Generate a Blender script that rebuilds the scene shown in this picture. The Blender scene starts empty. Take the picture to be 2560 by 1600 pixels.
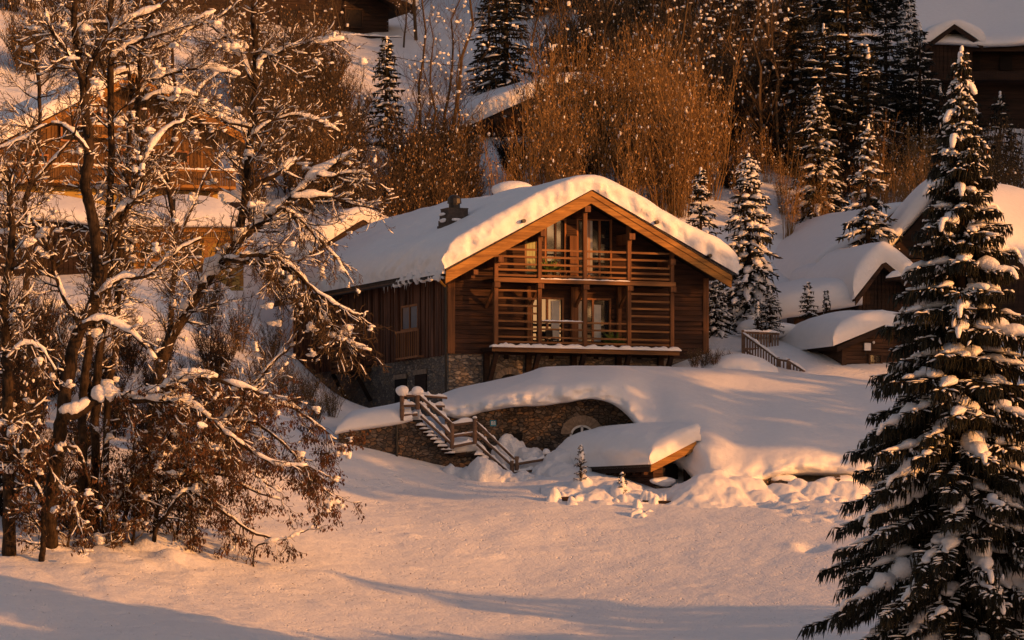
import bpy, math, random
import numpy as np
from mathutils import Vector, Matrix

scene = bpy.context.scene
COL = scene.collection
R = math.radians

# ------------------------------------------------------------------ camera
FPX, HOR = 12000.0, 1540.0          # focal length and horizon row of a 2560x1600 picture
cam_data = bpy.data.cameras.new("camera")
cam = bpy.data.objects.new("camera", cam_data)
COL.objects.link(cam)
cam.location = (0, 0, 0)
cam.rotation_euler = (R(90), 0, 0)
cam_data.sensor_width = 36.0
cam_data.lens = FPX / 2560 * 36.0
cam_data.shift_y = (HOR - 800) / 2560
cam_data.clip_start = 1.0
cam_data.clip_end = 3000
scene.camera = cam

# ------------------------------------------------------------------ light
SUN_AZ, SUN_EL = R(60), R(9)         # azimuth: degrees to the right of straight behind the camera
sun_to = Vector((math.sin(SUN_AZ) * math.cos(SUN_EL), -math.cos(SUN_AZ) * math.cos(SUN_EL), math.sin(SUN_EL)))
sd = bpy.data.lights.new("sun", 'SUN')
sd.energy = 4.0
sd.angle = R(0.5)
sd.color = (1.0, 0.385, 0.09)
sun = bpy.data.objects.new("sun", sd)
sun.rotation_euler = sun_to.to_track_quat('Z', 'Y').to_euler()
COL.objects.link(sun)

world = bpy.data.worlds.new("World")
scene.world = world
world.use_nodes = True
wn = world.node_tree
wn.nodes.clear()
w_out = wn.nodes.new('ShaderNodeOutputWorld')
w_bg = wn.nodes.new('ShaderNodeBackground')
w_sky = wn.nodes.new('ShaderNodeTexSky')
w_sky.sky_type = 'NISHITA'
w_sky.sun_disc = False
w_sky.sun_elevation = SUN_EL
w_sky.sun_rotation = math.atan2(sun_to.x, sun_to.y)
w_sky.air_density = 1.0
w_sky.dust_density = 1.2
w_tint = wn.nodes.new('ShaderNodeMix')
w_tint.data_type = 'RGBA'
w_tint.blend_type = 'MULTIPLY'
w_tint.inputs[0].default_value = 1.0
w_tint.inputs[7].default_value = (1.0, 0.71, 0.62, 1)
wn.links.new(w_sky.outputs[0], w_tint.inputs[6])
wn.links.new(w_tint.outputs[2], w_bg.inputs[0])
w_bg.inputs[1].default_value = 0.15
wn.links.new(w_bg.outputs[0], w_out.inputs[0])

scene.view_settings.view_transform = 'Standard'
scene.view_settings.look = 'None'
scene.view_settings.exposure = 0.40
scene.view_settings.gamma = 1.0
scene.render.engine = 'CYCLES'
scene.cycles.max_bounces = 6
scene.cycles.diffuse_bounces = 3
scene.cycles.use_denoising = True

# ------------------------------------------------------------------ helpers
def P(px, py, Y):
    """a point at distance Y seen at pixel (px, py) of the 2560x1600 photograph"""
    return Vector(((px - 1280) * Y / FPX, Y, (HOR - py) * Y / FPX))

def hsh(ix, iy, seed):
    h = (ix.astype(np.int64) * 374761393 + iy.astype(np.int64) * 668265263 + seed * 982451653) & 0x7fffffff
    h = ((h ^ (h >> 13)) * 1274126177) & 0x7fffffff
    return ((h ^ (h >> 16)) & 0xffff) / 65535.0

def vnoise(x, y, seed=0):
    x = np.asarray(x, float); y = np.asarray(y, float)
    ix = np.floor(x); iy = np.floor(y)
    fx = x - ix; fy = y - iy
    fx = fx * fx * (3 - 2 * fx); fy = fy * fy * (3 - 2 * fy)
    a = hsh(ix, iy, seed); b = hsh(ix + 1, iy, seed); c = hsh(ix, iy + 1, seed); d = hsh(ix + 1, iy + 1, seed)
    return (a + (b - a) * fx) * (1 - fy) + (c + (d - c) * fx) * fy - 0.5

def fbm(x, y, seed=0, oct=4):
    s = 0; a = 1.0
    for k in range(oct):
        s = s + a * vnoise(np.asarray(x) * 2 ** k, np.asarray(y) * 2 ** k, seed + k * 17)
        a *= 0.5
    return s

class MB:
    """collects faces, linked later as one mesh object"""
    def __init__(self):
        self.v = []; self.f = []; self.m = []
    def add(self, verts, faces, mat=0):
        o = len(self.v)
        self.v.extend(verts)
        self.f.extend([tuple(i + o for i in f) for f in faces])
        self.m.extend([mat] * len(faces))
    def box(self, x0, x1, y0, y1, z0, z1, mat=0):
        self.add([(x0, y0, z0), (x1, y0, z0), (x1, y1, z0), (x0, y1, z0), (x0, y0, z1), (x1, y0, z1), (x1, y1, z1), (x0, y1, z1)],
                 [(0, 3, 2, 1), (4, 5, 6, 7), (0, 1, 5, 4), (1, 2, 6, 5), (2, 3, 7, 6), (3, 0, 4, 7)], mat)
    def beam(self, p, q, w, h, up=Vector((0, 0, 1)), mat=0):
        """rectangular beam from p to q, w across, h along up"""
        p = Vector(p); q = Vector(q)
        d = (q - p).normalized()
        s = d.cross(up)
        if s.length < 1e-4: s = d.cross(Vector((0, 1, 0)))
        s.normalize(); u = s.cross(d).normalized()
        vs = []
        for c in (p, q):
            for a, b in ((-1, -1), (1, -1), (1, 1), (-1, 1)):
                vs.append(tuple(c + s * (a * w / 2) + u * (b * h / 2)))
        self.add(vs, [(0, 1, 2, 3), (7, 6, 5, 4), (0, 4, 5, 1), (1, 5, 6, 2), (2, 6, 7, 3), (3, 7, 4, 0)], mat)
    def tube(self, pts, radii, n=6, mat=0, flat=1.0, caps=True):
        """flat scales the tube along the vertical"""
        k = len(pts)
        pts = [Vector(p) for p in pts]
        o = len(self.v)
        ref = None
        for i in range(k):
            d = pts[min(i + 1, k - 1)] - pts[max(i - 1, 0)]
            if d.length < 1e-7: d = Vector((0, 0, 1))
            d.normalize()
            if ref is None:
                ref = Vector((0, 0, 1)) if abs(d.z) < .9 else Vector((1, 0, 0))
            s = d.cross(ref)
            if s.length < 1e-3: s = d.orthogonal()
            s.normalize(); u = s.cross(d); ref = u
            r = radii[i] if hasattr(radii, '__len__') else radii
            p = pts[i]
            for j in range(n):
                a = 2 * math.pi * j / n
                e = s * (math.cos(a) * r) + u * (math.sin(a) * r)
                self.v.append((p.x + e.x, p.y + e.y, p.z + e.z * flat))
        for i in range(k - 1):
            for j in range(n):
                a = o + i * n + j; b = o + i * n + (j + 1) % n
                self.f.append((a, b, b + n, a + n)); self.m.append(mat)
        if caps:
            self.f.append(tuple(o + j for j in range(n))[::-1]); self.m.append(mat)
            self.f.append(tuple(o + (k - 1) * n + j for j in range(n))); self.m.append(mat)
    def prism(self, poly, axis_vec, mat=0):
        """polygon (list of points) extruded along a vector"""
        n = len(poly); a = Vector(axis_vec)
        vs = [tuple(Vector(p)) for p in poly] + [tuple(Vector(p) + a) for p in poly]
        fs = [tuple(range(n)), tuple(range(2 * n - 1, n - 1, -1))]
        for i in range(n):
            j = (i + 1) % n
            fs.append((j, i, i + n, j + n))
        self.add(vs, fs, mat)
    def grid(self, pts, mat=0, close_u=False):
        """pts[i][j] -> quads"""
        nu = len(pts); nv = len(pts[0])
        o = len(self.v)
        for row in pts:
            self.v.extend([tuple(p) for p in row])
        for i in range(nu - 1):
            for j in range(nv - 1):
                a = o + i * nv + j
                self.f.append((a, a + nv, a + nv + 1, a + 1)); self.m.append(mat)
    def blob(self, c, r, rng, mat=0, scale=(1, 1, 1), jit=.18, rot=None, lvl=1):
        vs, fs = ICO[lvl]
        out = []
        ph = rng.random() * 9
        for v in vs:
            k = 1 + jit * (math.sin(v[0] * 3.1 + ph) + math.cos(v[1] * 2.7 + ph * 2) + math.sin(v[2] * 3.7 - ph)) * .5 + jit * .5 * (rng.random() - .5)
            w = Vector((v[0] * scale[0] * k * r, v[1] * scale[1] * k * r, v[2] * scale[2] * k * r))
            if rot is not None: w = rot @ w
            out.append((c[0] + w.x, c[1] + w.y, c[2] + w.z))
        self.add(out, fs, mat)
    def mesh(self, name, mats, smooth=False):
        me = bpy.data.meshes.new(name)
        me.from_pydata(self.v, [], self.f)
        for m in (mats if isinstance(mats, (list, tuple)) else [mats]):
            me.materials.append(m)
        if any(self.m):
            me.polygons.foreach_set("material_index", self.m)
        if smooth:
            me.polygons.foreach_set("use_smooth", [True] * len(me.polygons))
        me.update()
        return me
    def build(self, name, mats, parent=None, smooth=False):
        o = bpy.data.objects.new(name, self.mesh(name, mats, smooth))
        COL.objects.link(o)
        if parent is not None: o.parent = parent
        return o

def make_ico(level):
    t = (1 + 5 ** .5) / 2
    v = [Vector(p).normalized() for p in [(-1, t, 0), (1, t, 0), (-1, -t, 0), (1, -t, 0), (0, -1, t), (0, 1, t), (0, -1, -t), (0, 1, -t), (t, 0, -1), (t, 0, 1), (-t, 0, -1), (-t, 0, 1)]]
    f = [(0, 11, 5), (0, 5, 1), (0, 1, 7), (0, 7, 10), (0, 10, 11), (1, 5, 9), (5, 11, 4), (11, 10, 2), (10, 7, 6), (7, 1, 8), (3, 9, 4), (3, 4, 2), (3, 2, 6), (3, 6, 8), (3, 8, 9), (4, 9, 5), (2, 4, 11), (6, 2, 10), (8, 6, 7), (9, 8, 1)]
    for _ in range(level):
        cache = {}; nf = []
        def mid(a, b):
            k = (min(a, b), max(a, b))
            if k not in cache:
                v.append(((v[a] + v[b]) / 2).normalized()); cache[k] = len(v) - 1
            return cache[k]
        for a, b, c in f:
            x, y, z = mid(a, b), mid(b, c), mid(c, a)
            nf += [(a, x, z), (b, y, x), (c, z, y), (x, y, z)]
        f = nf
    return [tuple(p) for p in v], f
ICO = {k: make_ico(k) for k in (0, 1, 2)}

def empty(name, loc=(0, 0, 0), rz=0.0):
    o = bpy.data.objects.new(name, None)
    COL.objects.link(o)
    o.location = loc; o.rotation_euler = (0, 0, rz)
    o.empty_display_size = .3
    return o
def tag(o, label=None, cat=None, group=None, kind=None):
    if label: o["label"] = label
    if cat: o["category"] = cat
    if group: o["group"] = group
    if kind: o["kind"] = kind
    return o
def copy_tree(o, parent=None):
    c = o.copy(); COL.objects.link(c)
    if parent is not None: c.parent = parent
    for ch in KIDS.get(o.name, []):
        copy_tree(ch, c)
    return c
KIDS = {}
def adopt(root, *kids):
    KIDS.setdefault(root.name, []).extend(kids)

def catmull(pts, n):
    """smooth polyline through points, n steps per span"""
    pts = [Vector(p) for p in pts]
    out = []
    k = len(pts)
    for i in range(k - 1):
        p0 = pts[max(i - 1, 0)]; p1 = pts[i]; p2 = pts[i + 1]; p3 = pts[min(i + 2, k - 1)]
        for j in range(n):
            t = j / n
            out.append(.5 * ((2 * p1) + (p2 - p0) * t + (2 * p0 - 5 * p1 + 4 * p2 - p3) * t * t + (3 * p1 - p0 - 3 * p2 + p3) * t ** 3))
    out.append(pts[-1])
    return out
def loft(rows, nu, nv):
    """rows of control points -> smooth grid[u][v]"""
    fine_cols = [catmull(r, nv) for r in rows]
    m = len(fine_cols[0])
    cols = [catmull([fine_cols[i][j] for i in range(len(rows))], nu) for j in range(m)]
    return [[cols[j][i] for j in range(m)] for i in range(len(cols[0]))]

# ------------------------------------------------------------------ materials
def newmat(name):
    m = bpy.data.materials.new(name); m.use_nodes = True
    nt = m.node_tree
    b = nt.nodes["Principled BSDF"]
    return m, nt, b
def N(nt, t, **kw):
    n = nt.nodes.new(t)
    for k, v in kw.items(): setattr(n, k, v)
    return n
def ramp(nt, fac, stops):
    r = N(nt, 'ShaderNodeValToRGB')
    e = r.color_ramp.elements
    while len(e) < len(stops): e.new(.5)
    for i, (p, c) in enumerate(stops):
        e[i].position = p; e[i].color = (*c, 1)
    nt.links.new(fac, r.inputs[0])
    return r.outputs[0]
def coords(nt, scale=(1, 1, 1), kind='Object'):
    tc = N(nt, 'ShaderNodeTexCoord'); mp = N(nt, 'ShaderNodeMapping')
    mp.inputs['Scale'].default_value = scale
    nt.links.new(tc.outputs[kind], mp.inputs[0])
    return mp.outputs[0]
def noise(nt, vec, scale, detail=4, rough=.55):
    n = N(nt, 'ShaderNodeTexNoise')
    n.inputs['Scale'].default_value = scale; n.inputs['Detail'].default_value = detail; n.inputs['Roughness'].default_value = rough
    nt.links.new(vec, n.inputs['Vector'])
    return n.outputs[0]
def bump(nt, b, h, strength, dist):
    bp = N(nt, 'ShaderNodeBump')
    bp.inputs['Strength'].default_value = strength; bp.inputs['Distance'].default_value = dist
    nt.links.new(h, bp.inputs['Height'])
    nt.links.new(bp.outputs[0], b.inputs['Normal'])
    return bp

def snow_mat(name, fine=40, fs=.25, mid=4, ms=.4, base=(.82, .82, .84), pits=0.0):
    m, nt, b = newmat(name)
    c = coords(nt)
    n1 = noise(nt, c, mid, 5, .6); n2 = noise(nt, c, fine, 3, .6)
    mul = N(nt, 'ShaderNodeMath', operation='MULTIPLY_ADD')
    mul.inputs[1].default_value = fs
    nt.links.new(n2, mul.inputs[0]); nt.links.new(n1, mul.inputs[2])
    col = ramp(nt, n1, [(.3, tuple(x * .95 for x in base)), (.7, base)])
    nt.links.new(col, b.inputs['Base Color'])
    b.inputs['Roughness'].default_value = .55
    b.inputs['Specular IOR Level'].default_value = .3
    h = mul.outputs[0]
    if pits:
        # small scattered pits and crumbs, gathered in patches
        p1 = noise(nt, coords(nt, (1, .6, 1)), 5.5, 2, .5); p2 = noise(nt, c, .35, 2)
        mr = N(nt, 'ShaderNodeMapRange'); mr.inputs[1].default_value = .62; mr.inputs[2].default_value = .72
        nt.links.new(p1, mr.inputs[0])
        pm = N(nt, 'ShaderNodeMapRange'); pm.inputs[1].default_value = .45; pm.inputs[2].default_value = .62; nt.links.new(p2, pm.inputs[0])
        mm = N(nt, 'ShaderNodeMath', operation='MULTIPLY'); nt.links.new(mr.outputs[0], mm.inputs[0]); nt.links.new(pm.outputs[0], mm.inputs[1])
        m3 = N(nt, 'ShaderNodeMath', operation='MULTIPLY_ADD'); m3.inputs[1].default_value = -pits
        nt.links.new(mm.outputs[0], m3.inputs[0]); nt.links.new(h, m3.inputs[2]); h = m3.outputs[0]
    bump(nt, b, h, ms, .12)
    return m
def wood_mat(name, c0, c1, axis='x', sc=1.0, rough=.75, streak=14):
    """weathered timber, grain along the axis"""
    m, nt, b = newmat(name)
    s = {'x': (.35, streak, streak), 'y': (streak, .35, streak), 'z': (streak, streak, .35)}[axis]
    c = coords(nt, tuple(k * sc for k in s))
    n1 = noise(nt, c, 1.0, 6, .65)
    c2 = coords(nt, {'x': (.5, 1, 3.2), 'y': (1, .5, 3.2), 'z': (3.2, 3.2, .4)}[axis])
    n2 = noise(nt, c2, 1.3, 3, .5)
    ad = N(nt, 'ShaderNodeMath', operation='ADD'); nt.links.new(n1, ad.inputs[0]); nt.links.new(n2, ad.inputs[1])
    hv = N(nt, 'ShaderNodeMath', operation='MULTIPLY'); hv.inputs[1].default_value = .5
    nt.links.new(ad.outputs[0], hv.inputs[0])
    mid_c = tuple((a + e) / 2 for a, e in zip(c0, c1))
    col = ramp(nt, hv.outputs[0], [(.34, c0), (.5, mid_c), (.66, c1)])
    nt.links.new(col, b.inputs['Base Color'])
    b.inputs['Roughness'].default_value = rough
    b.inputs['Specular IOR Level'].default_value = .2
    bump(nt, b, n1, .5, .02)
    return m
def stone_mat(name, cols, scale=4.5, squash=2.2, mortar=(.10, .085, .075)):
    m, nt, b = newmat(name)
    c = coords(nt, (scale, scale, scale * squash))
    nz = noise(nt, c, .8, 2); 
    mixv = N(nt, 'ShaderNodeMix', data_type='VECTOR')
    mixv.inputs[0].default_value = .18
    nzc = N(nt, 'ShaderNodeTexNoise'); nzc.inputs['Scale'].default_value = 1.1
    nt.links.new(c, nzc.inputs['Vector'])
    nt.links.new(c, mixv.inputs[4]); nt.links.new(nzc.outputs[1], mixv.inputs[5])
    add = N(nt, 'ShaderNodeVectorMath', operation='MULTIPLY_ADD')
    add.inputs[1].default_value = (.7, .7, .7)
    nt.links.new(nzc.outputs[1], add.inputs[0]); nt.links.new(c, add.inputs[2])
    vo = N(nt, 'ShaderNodeTexVoronoi', feature='F1'); vo.inputs['Scale'].default_value = 1.0
    ve = N(nt, 'ShaderNodeTexVoronoi', feature='DISTANCE_TO_EDGE'); ve.inputs['Scale'].default_value = 1.0
    nt.links.new(add.outputs[0], vo.inputs['Vector']); nt.links.new(add.outputs[0], ve.inputs['Vector'])
    sep = N(nt, 'ShaderNodeSeparateColor'); nt.links.new(vo.outputs['Color'], sep.inputs[0])
    n = len(cols)
    col = ramp(nt, sep.outputs[0], [(i / n, cc) for i, cc in enumerate(cols)])
    col_r = N(nt, 'ShaderNodeMix', data_type='RGBA', blend_type='MULTIPLY'); col_r.inputs[0].default_value = .8
    g = noise(nt, coords(nt, (1, 1, 1)), 9, 5)
    gr = ramp(nt, g, [(.3, (.45, .45, .45)), (.7, (1.3, 1.25, 1.2))])
    nt.links.new(col, col_r.inputs[6]); nt.links.new(gr, col_r.inputs[7])
    e = N(nt, 'ShaderNodeMapRange'); e.inputs[1].default_value = .02; e.inputs[2].default_value = .10
    nt.links.new(ve.outputs[0], e.inputs[0])
    mx = N(nt, 'ShaderNodeMix', data_type='RGBA'); mx.inputs[6].default_value = (*mortar, 1)
    nt.links.new(e.outputs[0], mx.inputs[0]); nt.links.new(col_r.outputs[2], mx.inputs[7])
    nt.links.new(mx.outputs[2], b.inputs['Base Color'])
    b.inputs['Roughness'].default_value = .85
    h = N(nt, 'ShaderNodeMath', operation='MULTIPLY_ADD'); h.inputs[1].default_value = .5
    nt.links.new(g, h.inputs[0]); nt.links.new(e.outputs[0], h.inputs[2])
    bump(nt, b, h.outputs[0], 1.0, .05)
    return m
def plain_mat(name, col, rough=.6, metal=0.0, vary=.25, scale=8, bs=.2, spec=.3):
    m, nt, b = newmat(name)
    n1 = noise(nt, coords(nt), scale, 4)
    c = ramp(nt, n1, [(.3, tuple(x * (1 - vary) for x in col)), (.7, tuple(min(1, x * (1 + vary)) for x in col))])
    nt.links.new(c, b.inputs['Base Color'])
    b.inputs['Roughness'].default_value = rough; b.inputs['Metallic'].default_value = metal
    b.inputs['Specular IOR Level'].default_value = spec
    if bs: bump(nt, b, n1, bs, .03)
    return m
def bark_mat(name, c0, c1):
    m, nt, b = newmat(name)
    c = coords(nt, (9, 9, 2.2))
    n1 = noise(nt, c, 1.0, 5, .7)
    n2 = noise(nt, coords(nt), 3.0, 3)
    ad = N(nt, 'ShaderNodeMath', operation='MULTIPLY'); nt.links.new(n1, ad.inputs[0]); nt.links.new(n2, ad.inputs[1])
    col = ramp(nt, ad.outputs[0], [(.15, c0), (.38, c1)])
    nt.links.new(col, b.inputs['Base Color']); b.inputs['Roughness'].default_value = .9
    b.inputs['Specular IOR Level'].default_value = .1
    bump(nt, b, n1, .9, .04)
    return m
def leaf_mat(name, c0, c1, trans=.3, scale=1.2):
    m, nt, b = newmat(name)
    n1 = noise(nt, coords(nt), scale, 3, .7)
    col = ramp(nt, n1, [(.35, c0), (.65, c1)])
    nt.links.new(col, b.inputs['Base Color'])
    b.inputs['Roughness'].default_value = .7; b.inputs['Specular IOR Level'].default_value = .2
    return m
def glass_mat(name, tint=(.03, .032, .036)):
    m, nt, b = newmat(name)
    n1 = noise(nt, coords(nt), 1.3, 2)
    col = ramp(nt, n1, [(.3, tint), (.7, tuple(x * 1.5 for x in tint))])
    nt.links.new(col, b.inputs['Base Color'])
    b.inputs['Roughness'].default_value = .04; b.inputs['Specular IOR Level'].default_value = .9
    b.inputs['Coat Weight'].default_value = .6; b.inputs['Coat Roughness'].default_value = .03
    return m

M = dict(
    field=snow_mat('field_snow', 9, .35, 1.6, .6, pits=.9),
    snow=snow_mat('roof_snow', 30, .25, 3.5, .28),
    rough_snow=snow_mat('crumbly_snow', 18, .5, 6, .7),
    puff=snow_mat('tree_snow', 30, .3, 9, .5),
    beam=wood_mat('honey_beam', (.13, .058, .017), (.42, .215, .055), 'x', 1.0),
    slat=wood_mat('red_slat', (.075, .034, .016), (.28, .135, .050), 'x'),
    post=wood_mat('red_post', (.060, .026, .013), (.21, .095, .040), 'z'),
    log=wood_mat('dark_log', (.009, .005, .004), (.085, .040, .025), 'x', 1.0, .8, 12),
    board=wood_mat('brown_board', (.020, .010, .007), (.19, .085, .050), 'z', 1.0, .8, 11),
    dark=wood_mat('dark_timber', (.010, .006, .005), (.042, .022, .014), 'x'),
    fence=wood_mat('grey_brown_pole', (.09, .055, .038), (.20, .125, .085), 'x'),
    hut=wood_mat('old_hut_board', (.016, .010, .007), (.095, .050, .030), 'x', 1.0, .8, 12),
    orange=wood_mat('orange_board', (.055, .026, .010), (.18, .092, .030), 'z', 1.0, .75, 9),
    orange_beam=wood_mat('orange_beam', (.18, .080, .020), (.40, .20, .05), 'x'),
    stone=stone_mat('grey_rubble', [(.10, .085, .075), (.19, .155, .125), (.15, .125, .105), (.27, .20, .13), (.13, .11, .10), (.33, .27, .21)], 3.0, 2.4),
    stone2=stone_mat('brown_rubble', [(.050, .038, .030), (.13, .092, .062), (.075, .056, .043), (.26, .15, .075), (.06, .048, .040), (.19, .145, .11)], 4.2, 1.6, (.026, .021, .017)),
    vouss=plain_mat('arch_stone', (.26, .19, .135), .85, 0, .3, 6, .5),
    slate=plain_mat('slate', (.06, .048, .042), .8, 0, .35, 7, .4),
    metal=plain_mat('dark_metal', (.035, .032, .030), .45, .6, .2),
    copper=plain_mat('copper_pipe', (.62, .38, .10), .35, .8, .15),
    glass=glass_mat('window_glass', (.012, .012, .014)),
    void=plain_mat('dark_interior', (.012, .009, .008), .9, 0, .2),
    frame=wood_mat('window_timber', (.20, .085, .035), (.36, .16, .07), 'z'),
    curtain=plain_mat('pale_curtain', (.55, .53, .48), .9, 0, .1, 5),
    green_curtain=plain_mat('green_curtain', (.42, .44, .24), .9, 0, .12, 5),
    white=plain_mat('white_paint', (.72, .70, .68), .5, 0, .06),
    yellow=plain_mat('yellow_plaster', (.40, .28, .09), .9, 0, .12, 2),
    bark=bark_mat('bark', (.010, .007, .005), (.062, .040, .024)),
    twig=plain_mat('twig_bark', (.070, .044, .021), .85, 0, .35, 5, 0),
    gold_twig=plain_mat('golden_shoot', (.20, .112, .036), .8, 0, .35, 3, 0),
    leaf=leaf_mat('dry_leaf', (.030, .012, .007), (.135, .060, .024)),
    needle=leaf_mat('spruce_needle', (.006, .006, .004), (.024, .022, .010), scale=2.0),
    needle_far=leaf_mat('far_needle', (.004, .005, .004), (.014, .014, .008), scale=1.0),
    catkin=plain_mat('pale_catkin', (.26, .155, .07), .8, 0, .5, 6, 0),
    cone=plain_mat('spruce_cone', (.19, .085, .040), .7, 0, .3, 20, .3),
    plant=leaf_mat('plant_green', (.05, .09, .02), (.12, .17, .04)),
    pot=plain_mat('clay_pot', (.25, .11, .06), .8),
    plaque=plain_mat('blue_plaque', (.03, .22, .33), .5, 0, .08),
    brush=plain_mat('hedge_twig', (.016, .010, .006), .9, 0, .4, 4, 0),
)
# ------------------------------------------------------------------ the snow-covered ground (one sheet)
CTRL = [  # (px, py, Y)
 (0,1640,158),(1280,1640,166),(2560,1640,158),(0,1450,171),(130,1388,177),(400,1350,180.5),(700,1420,180),(700,1300,189),
 (1000,1500,177),(1280,1500,179),(1000,1380,186),(1280,1290,194),(1280,1222,201.5),(900,1230,199),(880,1128,204.3),(1172,1199,203.5),(990,1158,204.0),
 (1060,1178,203.9),(1500,1400,187),(1500,1290,195),(1700,1262,197.3),(2000,1500,177),(2000,1350,188.5),(2050,1262,195.5),(2300,1500,175),(2400,1270,195),
 (1400,1186,203),(1620,1215,200.6),
 (640,1100,204),(640,1000,211),(400,1100,200),(300,1040,205),(60,1050,203),(100,900,215),(100,762,223),(300,700,226),(540,694,228),(800,1046,212),(880,1075,210.5),(960,1062,209.5),(500,880,218),(-300,900,212),
 (1850,1236,199.5),(2150,1236,199),(1900,1090,208),(1900,1015,213),(2300,1080,206),(2600,1050,206),(1840,836,225),(1700,840,226),(2250,950,216.5),(2300,850,226),(2000,790,236),(2560,700,240),(2400,700,238),
 (1300,1160,209),(1300,1030,215),(700,560,246),(900,545,250),(1300,440,256),(1600,480,252),(1940,540,251),(2300,470,260),(2600,480,262),
 (1000,300,276),(1100,150,296),(1100,0,320),(100,215,262),(100,60,275),(-200,330,255),(400,250,268),(600,150,280),(1800,300,275),(1800,0,312),(2300,330,280),(2560,60,310),(2560,330,285),(0,-60,300),(1280,-200,350),
]
PTS = [tuple(P(*c)) for c in CTRL]
PTS += [(-6.8, 225, 9.4), (-9, 230, 10.6), (-11.5, 236, 12.2), (0, 222, 8.6), (6, 228, 9.6), (0, 238, 14.5), (8, 212, 8.3),
        (0, 0, -2.0), (0, 60, -7.5), (0, 110, -7.5), (0, 140, -5.6), (-60, 0, -2), (60, 0, -2), (-60, 100, -6), (60, 100, -8), (-80, 200, 9), (80, 200, 5), (-80, 280, 34), (80, 280, 30),
        (-120, 350, 52), (120, 350, 50), (0, 420, 76), (-120, 480, 92), (120, 480, 92), (0, 600, 118), (-40, 150, -3.5), (40, 150, -5), (45, 180, 1), (-45, 180, 3.5), (150, 100, -6), (-150, 100, -5)]
_p = np.array(PTS); _xy = _p[:, :2] / 50.0; _z = _p[:, 2]
def _tps(r2): return np.where(r2 > 1e-12, .5 * r2 * np.log(np.maximum(r2, 1e-12)), 0.0)
_n = len(_p)
_K = _tps(((_xy[:, None] - _xy[None]) ** 2).sum(-1)) + np.eye(_n) * 2e-4
_A = np.zeros((_n + 3, _n + 3)); _A[:_n, :_n] = _K; _A[:_n, _n] = 1; _A[:_n, _n + 1:] = _xy; _A[_n:, :_n] = _A[:_n, _n:].T
_w = np.linalg.solve(_A, np.concatenate([_z, np.zeros(3)]))
def ground(x, y):
    x = np.atleast_1d(np.asarray(x, float)) / 50; y = np.atleast_1d(np.asarray(y, float)) / 50
    out = np.full(x.shape, _w[_n])
    out += _w[_n + 1] * x + _w[_n + 2] * y
    for i in range(_n):
        out += _w[i] * _tps((x - _xy[i, 0]) ** 2 + (y - _xy[i, 1]) ** 2)
    return out
def gz(x, y): return float(ground(x, y)[0])

def axis_steps(spans):
    out = []
    for a, b, s in spans:
        n = max(1, int(round((b - a) / s)))
        out += [a + (b - a) * i / n for i in range(n)]
    out.append(spans[-1][1])
    return np.array(out)
gx = axis_steps([(-150, -60, 10), (-60, -32, 2), (-32, -24, .6), (-24, 24, .22), (24, 32, .6), (32, 60, 2), (60, 150, 10)])
gy = axis_steps([(-20, 100, 8), (100, 150, 2), (150, 164, .6), (164, 206, .22), (206, 240, .5), (240, 330, 1.2), (330, 600, 10)])
X, Yg = np.meshgrid(gx, gy)
Z = ground(X.ravel(), Yg.ravel()).reshape(X.shape)
near = np.clip((Yg - 150) / 12, 0, 1) * np.clip((212 - Yg) / 6, 0, 1)
left = np.clip((-3 - X) / 10, 0, 1)
Z += near * (.16 * fbm(X / 5.0, Yg / 5.0, 3, 3) + .05 * fbm(X / 1.1, Yg / 1.4, 9, 3))
# hummocks and hollows under the bare trees, ripples on the lower left
tree_zone = np.exp(-((X + 14.5) / 5.5) ** 2 - ((Yg - 180) / 5.5) ** 2)
Z += tree_zone * (.75 * np.abs(fbm(X / 1.8, Yg / 1.8, 21, 3)) - .12)
Z += near * left * .05 * fbm(X / .5, Yg / .7, 31, 3)
# steeper lumps on the wooded slope behind
far = np.clip((Yg - 240) / 15, 0, 1)
Z += far * (.9 * fbm(X / 9, Yg / 9, 5, 3) + .3 * fbm(X / 2.5, Yg / 2.5, 8, 3))
rr = random.Random(5)
# clumps fallen from the branches and small pock marks
for k in range(150):
    cx = rr.uniform(-19, 3) if k < 100 else rr.uniform(-5, 13); cy = rr.uniform(166, 198)
    s = rr.uniform(.10, .32); a = rr.choice((-1, 1, 1)) * rr.uniform(.03, .10)
    sel = (np.abs(X - cx) < 1.2) & (np.abs(Yg - cy) < 1.2)
    Z[sel] += a * np.exp(-(((X[sel] - cx) / s) ** 2 + ((Yg[sel] - cy) / (s * .8)) ** 2))
def dent(px, py, Y, sx, sy, a):
    p = P(px, py, Y)
    global Z
    Z += a * np.exp(-(((X - p.x) / sx) ** 2 + ((Yg - p.y) / sy) ** 2))
dent(2028, 1368, 187.4, .42, .75, -.42); dent(1985, 1362, 187.6, .3, .6, .13)
# trodden snow below the bank on the right
for k, (px, py, Y) in enumerate([(1905,1262,196.4),(1935,1272,195.8),(1960,1285,195),(1990,1280,195.3),(2010,1296,194.2),(2040,1300,193.9),(2060,1318,193),(2085,1330,192.2),(1975,1306,193.8),(2030,1330,192.3),(2100,1300,193.5)]):
    dent(px, py, Y, .24, .3, -.2); dent(px + 16, py - 6, Y + .5, .2, .25, .16)
MBg = MB()
MBg.grid([[(X[i, j], Yg[i, j], Z[i, j]) for j in range(len(gx))] for i in range(len(gy))])
MBg.f = [f[::-1] for f in MBg.f]
snow_ground = MBg.build('snow_ground', M['field'], smooth=True)
tag(snow_ground, 'snow covered meadow rising to the wooded slope', None, None, 'structure')
del MBg

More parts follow.
